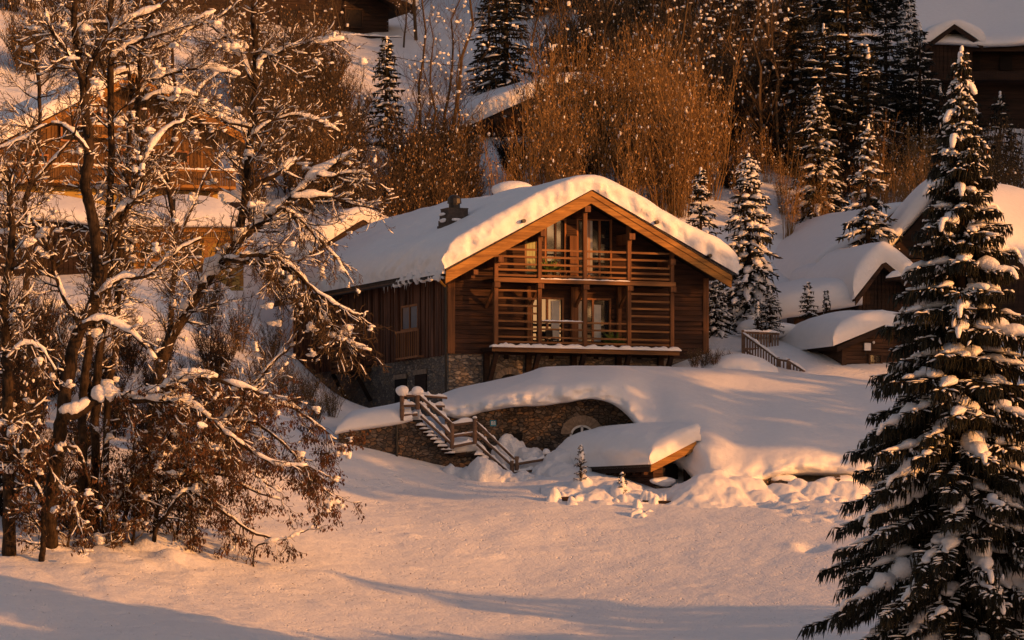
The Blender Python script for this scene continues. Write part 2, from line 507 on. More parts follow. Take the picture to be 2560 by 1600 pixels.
# bank of deep snow over the buried terrace, in front of the big chalet
rows = []
colpx = [1106, 1150, 1215, 1296, 1360, 1420, 1490, 1556]
edge = [1034, 1044, 1028, 1016, 1012, 1004, 996, 1024]
Yed = [206.9, 206.8, 206.6, 206.4, 206.4, 206.4, 206.4, 206.3]
topy = [984, 968, 955, 938, 918, 916, 914, 914]
# columns to the right, where the bank flows down to the field
R_front = [(1628, 1108, 203.6), (1700, 1165, 201.6), (1770, 1215, 199.5), (1850, 1218, 199.2), (1960, 1186, 199.6), (2080, 1182, 199.8), (2230, 1190, 199.8), (2420, 1190, 199.5), (2700, 1180, 199.5)]
R_top = [(916, 212.4), (920, 213), (925, 213.5), (930, 214), (936, 214.6), (944, 215.2), (952, 216), (955, 216.5), (950, 217)]
r_under, r_lip, r_face, r_sh, r_mid, r_top, r_back = [], [], [], [], [], [], []
for i, px in enumerate(colpx):
    e, Y = edge[i], Yed[i]
    r_under.append(P(px, e - 2, Y + .9)); r_lip.append(P(px, e + 1, Y - .15)); r_face.append(P(px, e - 16 - 4 * (i % 2), Y - .32))
    t = topy[i]
    r_sh.append(P(px, e - (e - t) * .52, Y + .25)); r_mid.append(P(px, t + (e - t) * .17, Y + 2.4)); r_top.append(P(px, t, Y + 5.5)); r_back.append(P(px, t + 34, Y + 10))
for (px, py, Y), (ty, tY) in zip(R_front, R_top):
    d = py - ty
    r_under.append(P(px, py + 6, Y + 1.0)); r_lip.append(P(px, py, Y)); r_face.append(P(px, py - 22, Y - .1))
    k1 = {1628: .50, 1700: .42, 1770: .33}.get(px, .27); k2 = {1628: .21, 1700: .28, 1770: .36}.get(px, .42)
    r_sh.append(P(px, py - d * k1, Y + 1.0 + (1.4 if px == 1628 else .7 if px == 1700 else 0))); r_mid.append(P(px, ty + d * k2, Y + 5.2)); r_top.append(P(px, ty, tY)); r_back.append(P(px, ty + 10, tY + 4))
g = loft([r_under, r_lip, r_face, r_sh, r_mid, r_top, r_back], 10, 16)
ga = np.array([[tuple(p) for p in row] for row in g])
mask = np.ones(ga.shape[:2]); mask[:4] = 0
ga[..., 2] += .05 * fbm(ga[..., 0] / 1.2, ga[..., 1] / 1.2, 4, 3)
edge_rows = np.exp(-((np.arange(ga.shape[0]) - 18) / 8.0) ** 2)[:, None]
ga[..., 1] += edge_rows * (.5 * fbm(ga[..., 0] / .8, ga[..., 2] / .5, 14, 4) - .35 * np.abs(fbm(ga[..., 0] / .55, ga[..., 2] / .9, 15, 2)))
mb = MB(); mb.grid(ga.tolist())
snow_bank = mb.build('snow_bank', M['snow'], smooth=True)
tag(snow_bank, 'deep bank of snow over the buried terrace below the big chalet', None, None, 'structure')
# ------------------------------------------------------------------ house frame tools
class Frame:
    """local frame: X along the gable front, Y back along the side wall, Z up; origin at the front left corner"""
    def __init__(self, px, Y, z0, th):
        self.C = Vector(((px - 1280) * Y / FPX, Y, z0)); self.th = R(th)
        self.ct, self.st = math.cos(self.th), math.sin(self.th)
    def front(self, px, py, d=0.0):
        a = (px - 1280) / FPX
        s = (a * (self.C.y - d * self.ct) - self.C.x - d * self.st) / (self.ct - a * self.st)
        y = self.C.y + s * self.st - d * self.ct
        return Vector((s, -d, (HOR - py) / FPX * y - self.C.z))
    def side(self, px, py, d=0.0):
        a = (px - 1280) / FPX
        t = (self.C.x - d * self.ct - a * (self.C.y - d * self.st)) / (self.st + a * self.ct)
        y = self.C.y + t * self.ct - d * self.st
        return Vector((-d, t, (HOR - py) / FPX * y - self.C.z))
    def world(self, p):
        return Vector((self.C.x + p[0] * self.ct - p[1] * self.st, self.C.y + p[0] * self.st + p[1] * self.ct, self.C.z + p[2]))
    def root(self, name): return empty(name, self.C, self.th)
    def pixel(self, p):
        w = self.world(p)
        return (1280 + FPX * w.x / w.y, HOR - FPX * w.z / w.y)

def arc_edge(r, T, n=6, bulge=.15):
    """profile of a rounded snow edge: list of (inset, height)"""
    out = []
    for k in range(n + 1):
        f = k / n * math.pi / 2
        out.append((r * (1 - math.cos(f)) - bulge * T * math.sin(2 * f), T * math.sin(f)))
    return out
def edge_axis(a, b, r0, r1, T, step, n=6, b0=.15, b1=.15):
    """positions along an axis with a rounded edge at both ends -> [(pos, height)]"""
    e0 = arc_edge(r0, 1.0, n, b0 * T); e1 = arc_edge(r1, 1.0, n, b1 * T)
    out = [(a + i, h) for i, h in e0]
    lo, hi = a + r0, b - r1
    m = max(2, int((hi - lo) / step))
    out += [(lo + (hi - lo) * k / m, 1.0) for k in range(1, m)]
    out += [(b - i, h) for i, h in e1[::-1]]
    return out
def gable_snow(x0, x1, xr, zl, zr_, zridge, y0, y1, T, rl=.7, rr_=.7, rf=.3, rb=.5, soft=.55, step=.3, amp=.06, rough=.09, seed=1, bulge=.18, sag=0.0, ne=7):
    """deep snow lying on a gable roof: top surface following the roof line, rounded edges; returns MB"""
    us = edge_axis(x0, x1, rl, rr_, T, step, ne, bulge, bulge)
    vs = edge_axis(y0, y1, rf, rb, T, step * 1.4, ne, bulge, bulge)
    kl = (zridge - zl) / (xr - x0); kr = (zridge - zr_) / (x1 - xr)
    def roofz(x):
        d = x - xr
        k = np.where(d < 0, kl, kr)
        return zridge - k * np.abs(d)
    U = np.array([u for u, _ in us]); HU = np.array([h for _, h in us])
    V = np.array([v for v, _ in vs]); HV = np.array([h for _, h in vs])
    UU, VV = np.meshgrid(U, V); H = np.minimum.outer(HV, HU)
    base = roofz(np.clip(UU, x0, x1))
    d = UU - xr
    k = np.where(d < 0, kl, kr)
    soft_r = zridge - k * (np.sqrt(d * d + soft * soft) - soft * .55)
    lay = np.clip((UU - x0) / .12, 0, 1) * np.clip((1.3 - (UU - x0)) / .5, 0, 1)
    Z = base * (1 - H) + soft_r * H + .022 * lay * np.sin((UU - x0) * 26 + 1.5 * fbm(VV / 2.0, UU, seed + 40, 2)) * H + T * H * (1 + .25 * fbm(UU / 3.5, VV / 3.5, seed, 2)) + amp * H * fbm(UU / 1.0, VV / 1.0, seed + 3, 3)
    if sag: Z -= sag * H * np.exp(-((VV - (y0 + y1) / 2) / 3) ** 2)
    edge = np.clip(1.2 - H, 0, 1) * np.clip(H * 4, 0, 1)
    nn = fbm(UU * 2.2 + VV * 1.3, Z * 4 + VV * 2.2, seed + 9, 3)
    UU = UU + rough * edge * nn * 1.2; VV = VV + rough * edge * (fbm(UU * 3.2, Z * 2.2, seed + 12, 4) * 1.5 - .3 * np.abs(fbm(UU * 7, Z * 3, seed + 31, 2)))
    mb = MB()
    mb.grid(np.stack([UU, VV, Z], -1).tolist())
    mb.f = [f[::-1] for f in mb.f]
    # underside
    n, m = len(V), len(U)
    return mb
def gable_roof(mb, x0, x1, xr, zl, zr_, zridge, y0, y1, th=.16, mat=0):
    """two sloping slabs; z values are the top of the roof"""
    for (xa, za), (xb, zb) in (((x0, zl), (xr, zridge)), ((xr, zridge), (x1, zr_))):
        mb.prism([(xa, y0, za), (xb, y0, zb), (xb, y0, zb - th), (xa, y0, za - th)], (0, y1 - y0, 0), mat)
def boards_v(mb, x0, x1, y, ztop, zbot, rng, w=(.16, .30), dep=(.01, .05), gap=.012, along='x', sgn=-1, mat=0, skip=()):
    """vertical boards; ztop may be a function of position; dep: how far each stands out"""
    x = x0
    while x < x1 - .03:
        ww = min(rng.uniform(*w), x1 - x)
        a, b = x + gap, x + ww - gap
        x += ww
        d = rng.uniform(*dep)
        segs = [(zbot, None)]
        zt_a, zt_b = (ztop(a), ztop(b)) if callable(ztop) else (ztop, ztop)
        holes = sorted([(h0, h1) for (s0, s1, h0, h1) in skip if s0 < (a + b) / 2 < s1])
        lo = zbot; spans = []
        for h0, h1 in holes:
            if h0 > lo: spans.append((lo, h0, h0))
            lo = max(lo, h1)
        if lo < min(zt_a, zt_b): spans.append((lo, zt_a, zt_b))
        for z0, za, zb in spans:
            if along == 'x':
                mb.prism([(a, y, z0), (b, y, z0), (b, y, zb), (a, y, za)], (0, sgn * d, 0), mat)
            else:
                mb.prism([(y, a, z0), (y, b, z0), (y, b, zb), (y, a, za)], (sgn * d, 0, 0), mat)
def boards_h(mb, x0, x1, y, z0, z1, rng, h=(.18, .26), dep=(.01, .045), sgn=-1, clip=None, mat=0, skip=(), gap=.008):
    """horizontal logs; clip(z) -> (xa, xb) limits them under a gable"""
    z = z0
    while z < z1 - .02:
        hh = min(rng.uniform(*h), z1 - z)
        a, b = z + gap, z + hh - gap
        z += hh
        d = rng.uniform(*dep)
        if clip:
            la, lb = clip(a); ha, hb = clip(b)
        else:
            la = ha = x0; lb = hb = x1
        la, lb, ha, hb = max(la, x0), min(lb, x1), max(ha, x0), min(hb, x1)
        if hb - ha < .05: continue
        cuts = sorted([(s0, s1) for (s0, s1, q0, q1) in skip if q0 < (a + b) / 2 < q1])
        lo = None; segs = []
        cur_a, cur_h = la, ha
        for s0, s1 in cuts:
            if s0 > cur_a: segs.append((cur_a, s0, cur_h, s0))
            cur_a = cur_h = s1
        segs.append((cur_a, lb, cur_h, hb))
        for xa, xb, xc, xd in segs:
            if xb - xa < .03: continue
            mb.prism([(xa, y, a), (xb, y, a), (xd, y, b), (xc, y, b)], (0, sgn * d, 0), mat)

# ------------------------------------------------------------------ the big chalet
CH = Frame(1121, 216.0, 7.6, 22.0)
chalet = CH.root('chalet')
tag(chalet, 'big timber chalet on a stone base, sunlit gable and balconies under deep roof snow', 'chalet')
rng = random.Random(11)
F = CH.front; S = CH.side
W = F(1768, 800).x
zs = F(1123, 884).z                        # top of the stone base
DB, DR = 1.25, 1.75                        # balcony and roof overhang in front of the gable wall
ap = F(1478, 474, DR); lend = F(1114, 674, DR); rend = F(1829, 686, DR)
xr = ap.x; x0r, zl = lend.x, lend.z; x1r, zr_ = rend.x, rend.z; zap = ap.z
kl = (zap - zl) / (xr - x0r); kr = (zap - zr_) / (x1r - xr)
def roofz(x): return zap - (kl * (xr - x) if x < xr else kr * (x - xr))
LEN = 21.5
# stone base
mb = MB()
mb.box(0.03, W - .03, .03, LEN - .5, -1.5, zs)
stone_base = mb.build('stone_base', M['stone'], chalet)
# small openings in the stone base
def arch_window(parent, c, w, h, d, matf, name='stone_window', n=9, vr=.28, y=0, glass=True):
    """arched opening standing on plane y (facing -Y), c = bottom centre"""
    m = MB()
    for k in range(n):
        a0 = math.pi * k / n * .9 + .05 * math.pi; a1 = math.pi * (k + 1) / n * .9 + .05 * math.pi - .03
        def q(a, r): return (c[0] - math.cos(a) * r * w / 2 / .5 * .5, y, c[2] + h + math.sin(a) * r * w * .28)
        r0, r1 = 1.0, 1.0 + vr / (w / 2) * 1.0
        m.prism([q(a0, r0), q(a1, r0), (c[0] - math.cos(a1) * r1 * w / 2, y, c[2] + h + math.sin(a1) * (w * .28 + vr)), (c[0] - math.cos(a0) * r1 * w / 2, y, c[2] + h + math.sin(a0) * (w * .28 + vr))], (0, -.05, 0))
    o = m.build(name, M['vouss'], parent)
    g_ = MB()
    pts = [(c[0] - w / 2, y, c[2]), (c[0] + w / 2, y, c[2])] + [(c[0] + math.cos(math.pi * k / 8) * w / 2, y, c[2] + h + math.sin(math.pi * k / 8) * w * .28) for k in range(9)]
    g_.prism(pts, (0, -.02, 0))
    g_.build('opening', M['void'], o)
    return o
aw = F(1276, 958)
arch_window(chalet, (aw.x, 0, aw.z - .4), .95, .55, 0, None, y=.03)
for px in (1266, 1378, 1490, 1598):
    p = F(px, 892)
    m = MB(); m.box(p.x - .11, p.x + .11, .0, .04, p.z - .1, p.z + .1); m.build('vent_hole', M['void'], chalet)
for (a, b, c, d) in ((988, 1016, 946, 1000), (1038, 1066, 934, 990)):
    p, q = S(a, c), S(b, c); zz = S((a + b) / 2, d).z
    m = MB(); m.box(-.03, .02, q.y, p.y, zz - .5, q.z)
    dr = m.build('cellar_door', M['dark'] if a > 1000 else M['void'], chalet)
    m = MB(); m.box(-.06, .0, q.y - .1, p.y + .1, q.z, q.z + .22); m.build('lintel', M['vouss'], dr)
# timber walls behind the boards
mb = MB()
mb.box(.10, W - .1, .12, LEN - .6, zs, min(zl, zr_) - .5)
zt = min(zl, zr_) - .5
mb.prism([(.1, .12, zt), (W - .1, .12, zt), (W - .1, .12, roofz(W - .1) - .25), (xr, .12, zap - .25), (.1, .12, roofz(.1) - .25)], (0, LEN - .72, 0))
core = mb.build('inner_wall', M['void'], chalet)
# openings of the front wall: (s0, s1, z0, z1)
def fo(xa, xb, ya, yb):
    a = F(xa, ya); b = F(xb, yb); return (a.x, b.x, min(a.z, b.z), max(a.z, b.z))
low1 = fo(1327, 1410, 742, 858); low2 = fo(1437, 1528, 744, 860)
up1 = fo(1312, 1345, 596, 690); up2 = fo(1362, 1416, 545, 690); up3 = fo(1442, 1530, 545, 695)
mb = MB()
def clipx(z):
    zz = z + .26
    return (xr - (zap - zz) / kl, xr + (zap - zz) / kr)
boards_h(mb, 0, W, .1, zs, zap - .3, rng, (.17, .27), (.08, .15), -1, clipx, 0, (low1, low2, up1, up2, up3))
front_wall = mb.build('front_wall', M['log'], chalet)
# corner boards
mb = MB()
mb.box(-.05, .30, -.06, .06, zs, roofz(.1) - .3); mb.box(-.06, .06, .0, .24, zs, roofz(0) - .32)
mb.build('corner_board', M['post'], chalet)
mb = MB(); mb.box(W - .22, W + .06, -.06, .06, zs, roofz(W) - .3)
mb.build('corner_board', M['post'], chalet)
# left side wall of vertical boards, with its window and balconet
sw = (S(1046, 821).y, S(1004, 821).y, S(1046, 823).z - .0, S(1030, 761).z)
sw2 = (S(921, 813).y, S(904, 813).y, S(912, 850).z, S(912, 780).z)
mb = MB()
boards_v(mb, .24, LEN - .6, .1, roofz(0) - .34, zs - .05, rng, (.13, .33), (.06, .2), .010, 'y', -1, 0, (sw, sw2))
side_wall = mb.build('side_wall', M['board'], chalet)
# plain walls on the far sides
mb = MB(); boards_v(mb, .1, LEN - .6, W - .1, roofz(W) - .34, zs, rng, (.2, .3), (.06, .12), .01, 'y', 1)
mb.build('side_wall', M['board'], chalet)
# side windows
for (t0, t1, z0, z1) in (sw, sw2):
    m = MB()
    for a, b in ((t0, t0 + .09), (t1 - .09, t1), ((t0 + t1) / 2 - .04, (t0 + t1) / 2 + .04)):
        m.box(-.04, .06, a, b, z0, z1)
    m.box(-.04, .06, t0 + .09, t1 - .09, z0, z0 + .1); m.box(-.04, .06, t0 + .09, t1 - .09, z1 - .1, z1)
    w_ = m.build('window', M['frame'], chalet)
    m = MB(); m.box(.0, .03, t0 + .09, (t0 + t1) / 2 - .04, z0 + .1, z1 - .1); m.box(.0, .03, (t0 + t1) / 2 + .04, t1 - .09, z0 + .1, z1 - .1)
    m.build('pane', M['glass'], w_)
a, b = S(992, 830, .35), S(1046, 823, .35); zb = S(1046, 893, .35).z
m = MB()
m.box(-.40, -.33, b.y, a.y, b.z - .06, b.z + .03); m.box(-.40, -.33, b.y, a.y, zb, zb + .09)
n = 10
for k in range(n + 1):
    y = b.y + (a.y - b.y) * k / n
    m.box(-.385, -.345, y - .022, y + .022, zb, b.z)
m.box(-.4, -.05, b.y - .03, b.y + .05, zb, zb + .09); m.box(-.4, -.05, a.y - .05, a.y + .03, zb, zb + .09)
m.build('balustrade', M['frame'], chalet)
# side balcony at the far end of the left wall
a, b = S(829, 850, .9), S(884, 845, .9); zb = S(860, 925, .9).z
m = MB(); m.box(-.95, -.02, b.y, a.y, zb - .1, zb + .06)
for t in (b.y, a.y):
    m.box(-.95, -.83, t - .06, t + .06, zb, zb + 3.1)
sb = m.build('balcony', M['post'], chalet)
m = MB()
for k in range(6):
    z = zb + .18 + k * .21
    m.box(-.92, -.86, b.y, a.y, z, z + .10)
m.build('railing', M['slat'], sb)
for t in (b.y, a.y):
    m = MB(); m.beam((-.85, t, zb - .1), (-.05, t, zb - 1.5), .16, .16); m.build('brace', M['dark'], sb)
# window makers on the front
def french(o4, npane, y=.05, arch=False, cur=None):
    s0, s1, z0, z1 = o4
    m = MB(); fw = .085
    m.box(s0, s0 + fw, y - .05, y + .07, z0, z1); m.box(s1 - fw, s1, y - .05, y + .07, z0, z1)
    m.box(s0 + fw, s1 - fw, y - .05, y + .07, z1 - fw, z1)
    xs = [s0 + fw + (s1 - s0 - 2 * fw) * k / npane for k in range(npane + 1)]
    for x in xs[1:-1]:
        m.box(x - .05, x + .05, y - .045, y + .065, z0, z1 - fw)
    w_ = m.build('window', M['frame'], chalet)
    m = MB()
    for a, b in zip(xs[:-1], xs[1:]):
        m.box(a + .05, b - .05, y + .0, y + .025, z0 + .05, z1 - fw)
    m.build('pane', M['glass'], w_)
    return w_
w1 = french(low1, 2); w2 = french(low2, 2)
w3 = french(up1, 1); w4 = french(up2, 2); w5 = french(up3, 3)
def curtain(win, sa, sb, z0, z1, mat, y=.045, n=7):
    m = MB(); rows = [[], []]
    for k in range(n * 4 + 1):
        f = k / (n * 4)
        yy = y - .02 * math.sin(f * n * 2 * math.pi)
        rows[0].append((sa + (sb - sa) * f, yy - .03, z0)); rows[1].append((sa + (sb - sa) * f, yy - .03, z1))
    m.grid(rows)
    m.build('curtain', mat, win, True)
curtain(w3, up1[0] + .02, up1[1] - .12, up1[2] + .1, up1[3] - .1, M['green_curtain'])
curtain(w1, low1[1] - .62, low1[1] - .22, low1[2] + .1, low1[3] - .15, M['curtain'])
curtain(w2, low2[0] + .15, low2[0] + .34, low2[2] + .1, low2[3] - .15, M['curtain'])
curtain(w2, low2[0] + .95, low2[0] + 1.3, low2[2] + .1, low2[3] - .3, M['curtain'])
curtain(w5, up3[0] + .5, up3[0] + .78, up3[2] + .1, up3[3] - .1, M['curtain'])
# reddish uprights on the wall between the windows
mb = MB()
for xa, xb, ya, yb in ((1421, 1440, 590, 690), (1424, 1442, 718, 858), (1540, 1550, 718, 858), (1314, 1324, 716, 858)):
    p, q = F(xa, ya), F(xb, yb); mb = MB(); mb.box(p.x, q.x, -.2, .02, q.z, p.z); mb.build('wall_post', M['post'], chalet)
# ---- balcony: floors, posts, slats, braces
px_posts = [1240, 1349, 1462.5, 1572.6, 1680]
post_s = [F(px, 800, DB).x for px in px_posts]
zf1 = F(1240, 868, DB).z; zf2 = F(1240, 695, DB).z
bal = MB()
bal.box(post_s[0] - .25, post_s[-1] + .30, -DB - .12, -.05, zf1 - .16, zf1)
bal.box(post_s[0] - .1, post_s[-1] + .12, -DB - .06, -.05, zf2 - .14, zf2)
balcony = bal.build('balcony', M['dark'], chalet)
fasc = MB()
fasc.box(post_s[0] - .12, post_s[-1] + .14, -DB - .11, -DB - .06, zf2 - .17, zf2 + .03)
fasc.box(post_s[0] - .25, post_s[-1] + .3, -DB - .17, -DB - .12, zf1 - .2, zf1 + .01)
fasc.build('floor_beam', M['slat'], balcony)
for i, s in enumerate(post_s):
    m = MB(); top = min(roofz(s) - .45, {0: zf2 + 1.9}.get(i, 99))
    m.box(s - .09, s + .09, -DB - .05, -DB + .13, zf1, zf2 - .18)
    m.box(s - .09, s + .09, -DB - .055, -DB + .125, zf2 + .03, roofz(s) - .42)
    m.box(s - .14, s + .14, -DB - .19, -DB + .1, zf2 - .42, zf2 - .20)
    m.build('post', M['post'], balcony)
def slats(bays, ys_left, d, hh=.085, name='slat_screen', clip=False, ext=0.0):
    m = MB()
    for (sa, sb_) in bays:
        for z in ys_left:
            a, b = sa, sb_
            if clip:
                la, lb = clipx(z + .15)
                a = max(a, la + .05); b = min(b, lb - .05)
            if b - a > .1:
                m.box(a, b, -d - .03, -d + .03, z - hh / 2, z + hh / 2)
    return m.build(name, M['slat'], balcony)
g = .09
zlow = [F(1240, 420 + c * .3836, DB).z for c in (795, 845, 893, 942, 995, 1043, 1097, 1130)]
slats([(post_s[0] + g, post_s[1] - g)], zlow, DB - .04)
slats([(post_s[3] + g, post_s[4] - g)], zlow, DB - .04)
rail = slats([(post_s[1] + g, post_s[2] - g), (post_s[2] + g, post_s[3] - g)], zlow[4:], DB - .04, .085, 'railing')
zup = [F(1240, 420 + c * .3836, DB).z for c in (525, 573, 622, 660, 695)]
for k in range(4):
    ext = .9 if k == 0 else 0
    slats([(post_s[k] + (g if k else -1.4), post_s[k + 1] - g)], zup[:2], DB - .04, .09, 'railing', True)
    slats([(post_s[k] + g, post_s[k + 1] - g)], zup[2:], DB - .04, .09, 'railing', True)
# braces and wall posts below the lower balcony
for px in (1215, 1320, 1433, 1545, 1650):
    p = F(px, 890); m = MB()
    m.box(p.x - .13, p.x + .13, -.14, .02, p.z - 2.4, zf1 - .16)
    m.beam((p.x, -DB - .02, zf1 - .22), (p.x, -.1, zf1 - 2.0), .2, .2)
    m.build('brace', M['dark'], balcony)
for s in post_s[:-1]:                                  # upper braces under the upper floor
    m = MB(); m.beam((s, -DB + .1, zf2 - .3), (s, -.02, zf2 - 1.25), .12, .12); m.build('brace', M['post'], balcony)
# snow along the lower balcony edge
def snow_strip(path, w, h, rng, seg=.12, jit=.35):
    """irregular snow lying along a rail: loaf section with a ragged edge"""
    m = MB(); pts = []
    for (a, b) in zip(path[:-1], path[1:]):
        a, b = Vector(a), Vector(b); L = (b - a).length; k = max(1, int(L / seg))
        pts += [a.lerp(b, i / k) for i in range(k)]
    pts.append(Vector(path[-1]))
    ring = [(-1, 0), (-.95, .55), (-.55, .95), (.1, 1.05), (.65, .9), (1, .5), (1, 0)]
    rows = []
    ph = rng.random() * 10
    for i, p in enumerate(pts):
        d = (pts[min(i + 1, len(pts) - 1)] - pts[max(i - 1, 0)]).normalized()
        s = d.cross(Vector((0, 0, 1)))
        if s.length < .01: s = Vector((1, 0, 0))
        s.normalize()
        e = .35 if i in (0, len(pts) - 1) else 1.0
        hh = h * e * (1 + jit * math.sin(i * .9 + ph) * .6 + jit * (rng.random() - .5) * 1.4)
        ww = w * (1 + jit * .7 * (rng.random() - .5))
        rows.append([p + s * (c * ww / 2) + Vector((0, 0, q * hh)) for c, q in ring])
    m.grid(rows)
    m.f = [f[::-1] for f in m.f]
    o = len(m.v)
    m.v.extend([tuple(x) for x in rows[0]] + [tuple(x) for x in rows[-1]])
    m.f += [tuple(range(o, o + 7)), tuple(range(o + 13, o + 6, -1))]; m.m += [0, 0]
    return m
snow_strip([(post_s[0] - .3, -DB - .1, zf1), (post_s[-1] + .36, -DB - .1, zf1)], .34, .16, rng).build('ledge_snow', M['snow'], balcony, True)
snow_strip([(post_s[1] + .1, -DB + .02, zlow[4] + .04), (post_s[2] - .1, -DB + .02, zlow[4] + .04)], .08, .05, rng).build('ledge_snow', M['snow'], balcony, True)
snow_strip([(post_s[1], -DB - .06, zf2 + .0), (post_s[3], -DB - .06, zf2 + .0)], .14, .05, rng).build('ledge_snow', M['snow'], balcony, True)
# ---- roof
mb = MB()
gable_roof(mb, x0r, x1r, xr, zl, zr_, zap, -DR, LEN, .14)
roof = mb.build('roof', M['slate'], chalet)
mb = MB(); gable_roof(mb, x0r + .1, x1r - .1, xr, zl + .1 * kl - .14, zr_ + .1 * kr - .14, zap - .14, -DR + .1, LEN - .1, .07)
mb.build('soffit', M['dark'], roof)
# ragged slate edge along the rake
mb = MB()
for (xa, za, xb, zb) in ((x0r, zl, xr, zap), (x1r, zr_, xr, zap)):
    L = math.hypot(xb - xa, zb - za); n = int(L / .22)
    for k in range(n):
        f0, f1 = k / n, (k + .95) / n
        e = rng.uniform(.02, .07)
        pa = (xa + (xb - xa) * f0, -DR - .02 - e, za + (zb - za) * f0 + .01); pb = (xa + (xb - xa) * f1, -DR - .02 - e, za + (zb - za) * f1 + .05)
        mb.prism([pa, pb, (pb[0], pb[1], pb[2] - .05), (pa[0], pa[1], pa[2] - .05)], (0, .14 + e, 0))
mb.build('slate_edge', M['slate'], roof)
for (xa, za, xb, zb, right) in ((x0r, zl, xr, zap, 0), (x1r, zr_, xr, zap, 1)):
    m = MB()
    def rk(o0, o1, y, th, cut=0.0):
        m.prism([(xa, y, za - o0), (xb, y, zb - o0), (xb, y, zb - o1), (xa, y, za - o1)], (0, th, 0))
    rk(.06, .30, -DR - .06, .10); rk(.30, .62, -DR - .01, .10)
    m.build('bargeboard', M['beam'], roof)
# purlins: ends show under the rake
for (px, py, hh) in ((1470, 522, .28), (1359, 583, .26), (1581, 591, .28), (1253, 648, .24), (1190, 680, .22), (1683, 655, .24)):
    p = F(px, py, DR - .15); m = MB()
    m.box(p.x - hh / 2, p.x + hh / 2, -DR + .15, .3, p.z - hh / 2, p.z + hh / 2)
    m.box(p.x - hh * .42, p.x + hh * .42, -DR + .5, .3, p.z - hh * 1.15, p.z - hh / 2 - .003)
    m.build('purlin', M['post'], roof)
snow = gable_snow(x0r - .12, x1r + .28, xr, zl, zr_, zap, -DR - .12, LEN + .2, .96, .9, 1.25, .34, .6, .9, .11, .07, .26, 3, .16, 0.0, 12)
rs = snow.build('roof_snow', M['snow'], roof, True)
for px, py in ((1307, 553), (1640, 556), (1772, 640)):
    p = F(px, py, DR + .15); m = MB(); m.tube([(p.x, -DR - .34, p.z), (p.x, -DR + .1, p.z)], .09, 8); m.build('snow_peg', M['metal'], roof)
# eave gutter, ragged eave snow, downpipe
ze = zl - .22
m = MB(); m.tube([(x0r - .03, -DR + .15, ze), (x0r - .03, LEN - .2, ze)], .075, 8); m.build('gutter', M['metal'], roof)
m = MB(); m.tube([(x0r - .02, -.75, ze - .05), (x0r + .3, -.35, ze - .22), (-.14, -.02, ze - .42)], .05, 8); m.build('gutter_pipe', M['copper'], roof)
m = MB(); m.tube([(-.14, -.05, ze - .40), (-.14, -.05, -1.2)], .06, 8); m.build('downpipe', M['metal'], chalet)
m = snow_strip([(x0r - .05, -DR + .05, ze + .04), (x0r - .05, 3.6, ze + .04)], .24, .26, rng, .14, .9)
for k in range(26):
    y = rng.uniform(-DR, 5.2)
    m.blob((x0r - .05 + rng.uniform(-.05, .1), y, ze + rng.uniform(-.1, .1)), rng.uniform(.06, .16), rng, scale=(1, 1.2, rng.uniform(.8, 1.7)))
m.build('eave_snow', M['rough_snow'], roof, True)
for k in range(14):
    y = rng.uniform(-.5, 6.5); L = rng.uniform(.12, .4)
    m = MB(); m.tube([(x0r - .05, y, ze - .04), (x0r - .05, y, ze - .04 - L)], [.018, .002], 5); m.build('icicle', M['white'], roof, True)
# chimney standing on the left slope
def on_slope(px, py, lift=0.0):
    best = None
    for k in range(400):
        t = k * .05
        # point on slope plane at depth t: solve x along the slope so that the pixel column matches
        lo, hi = x0r, xr
        for _ in range(30):
            mid_ = (lo + hi) / 2
            q = (mid_, t, roofz(mid_) + lift)
            if CH.pixel(q)[0] < px: lo = mid_
            else: hi = mid_
        e = abs(CH.pixel((lo, t, roofz(lo) + lift))[1] - py)
        if best is None or e < best[0]: best = (e, lo, t)
    return best[1], best[2]
cx, cy = on_slope(1136, 566, 1.0)
cz = roofz(cx) + 1.0
m = MB()
w0, w1_ = .66, .44; hgt = .95
for k in range(5):                                   # shingled flaring courses
    f0 = k / 5
    w = w0 + (w1_ - w0) * f0
    m.prism([(cx - w, cy - w, cz - .5 + hgt * f0 * 1.3), (cx + w, cy - w, cz - .5 + hgt * f0 * 1.3), (cx + w, cy + w, cz - .5 + hgt * f0 * 1.3), (cx - w, cy + w, cz - .5 + hgt * f0 * 1.3)], (0, 0, hgt * .29))
chim = m.build('chimney', M['slate'], roof)
zc = cz - .5 + hgt * 1.33
m = MB(); m.box(cx - .50, cx + .50, cy - .50, cy + .50, zc, zc + .05)
m.tube([(cx, cy, zc + .06), (cx, cy, zc + .28)], .26, 12); m.tube([(cx, cy, zc + .28), (cx, cy, zc + .5), (cx, cy, zc + .62), (cx, cy, zc + .68)], [.33, .31, .22, .1], 12)
m.build('chimney_cap', M['metal'], chim)
m = MB(); m.blob((cx - .56, cy + .1, zc - .22), .14, rng, scale=(.5, 3.0, .5), lvl=2); m.blob((cx - .62, cy - .1, zc - .52), .14, rng, scale=(.5, 2.6, .6), lvl=2); m.blob((cx - .1, cy - .6, zc - .5), .12, rng, scale=(2.6, .5, .5), lvl=2)
m.build('chimney_snow', M['snow'], chim, True)
q = None
m = MB(); m.box(xr + .6, xr + 1.9, 10.2, 11.5, zap - .8, zap + .85)
c2 = m.build('chimney', M['slate'], roof)
m = MB(); m.blob((xr + 1.25, 10.85, zap + 1.0), 1.0, rng, scale=(1.0, 1.0, .48), jit=.08, lvl=2); m.build('chimney_snow', M['snow'], c2, True)

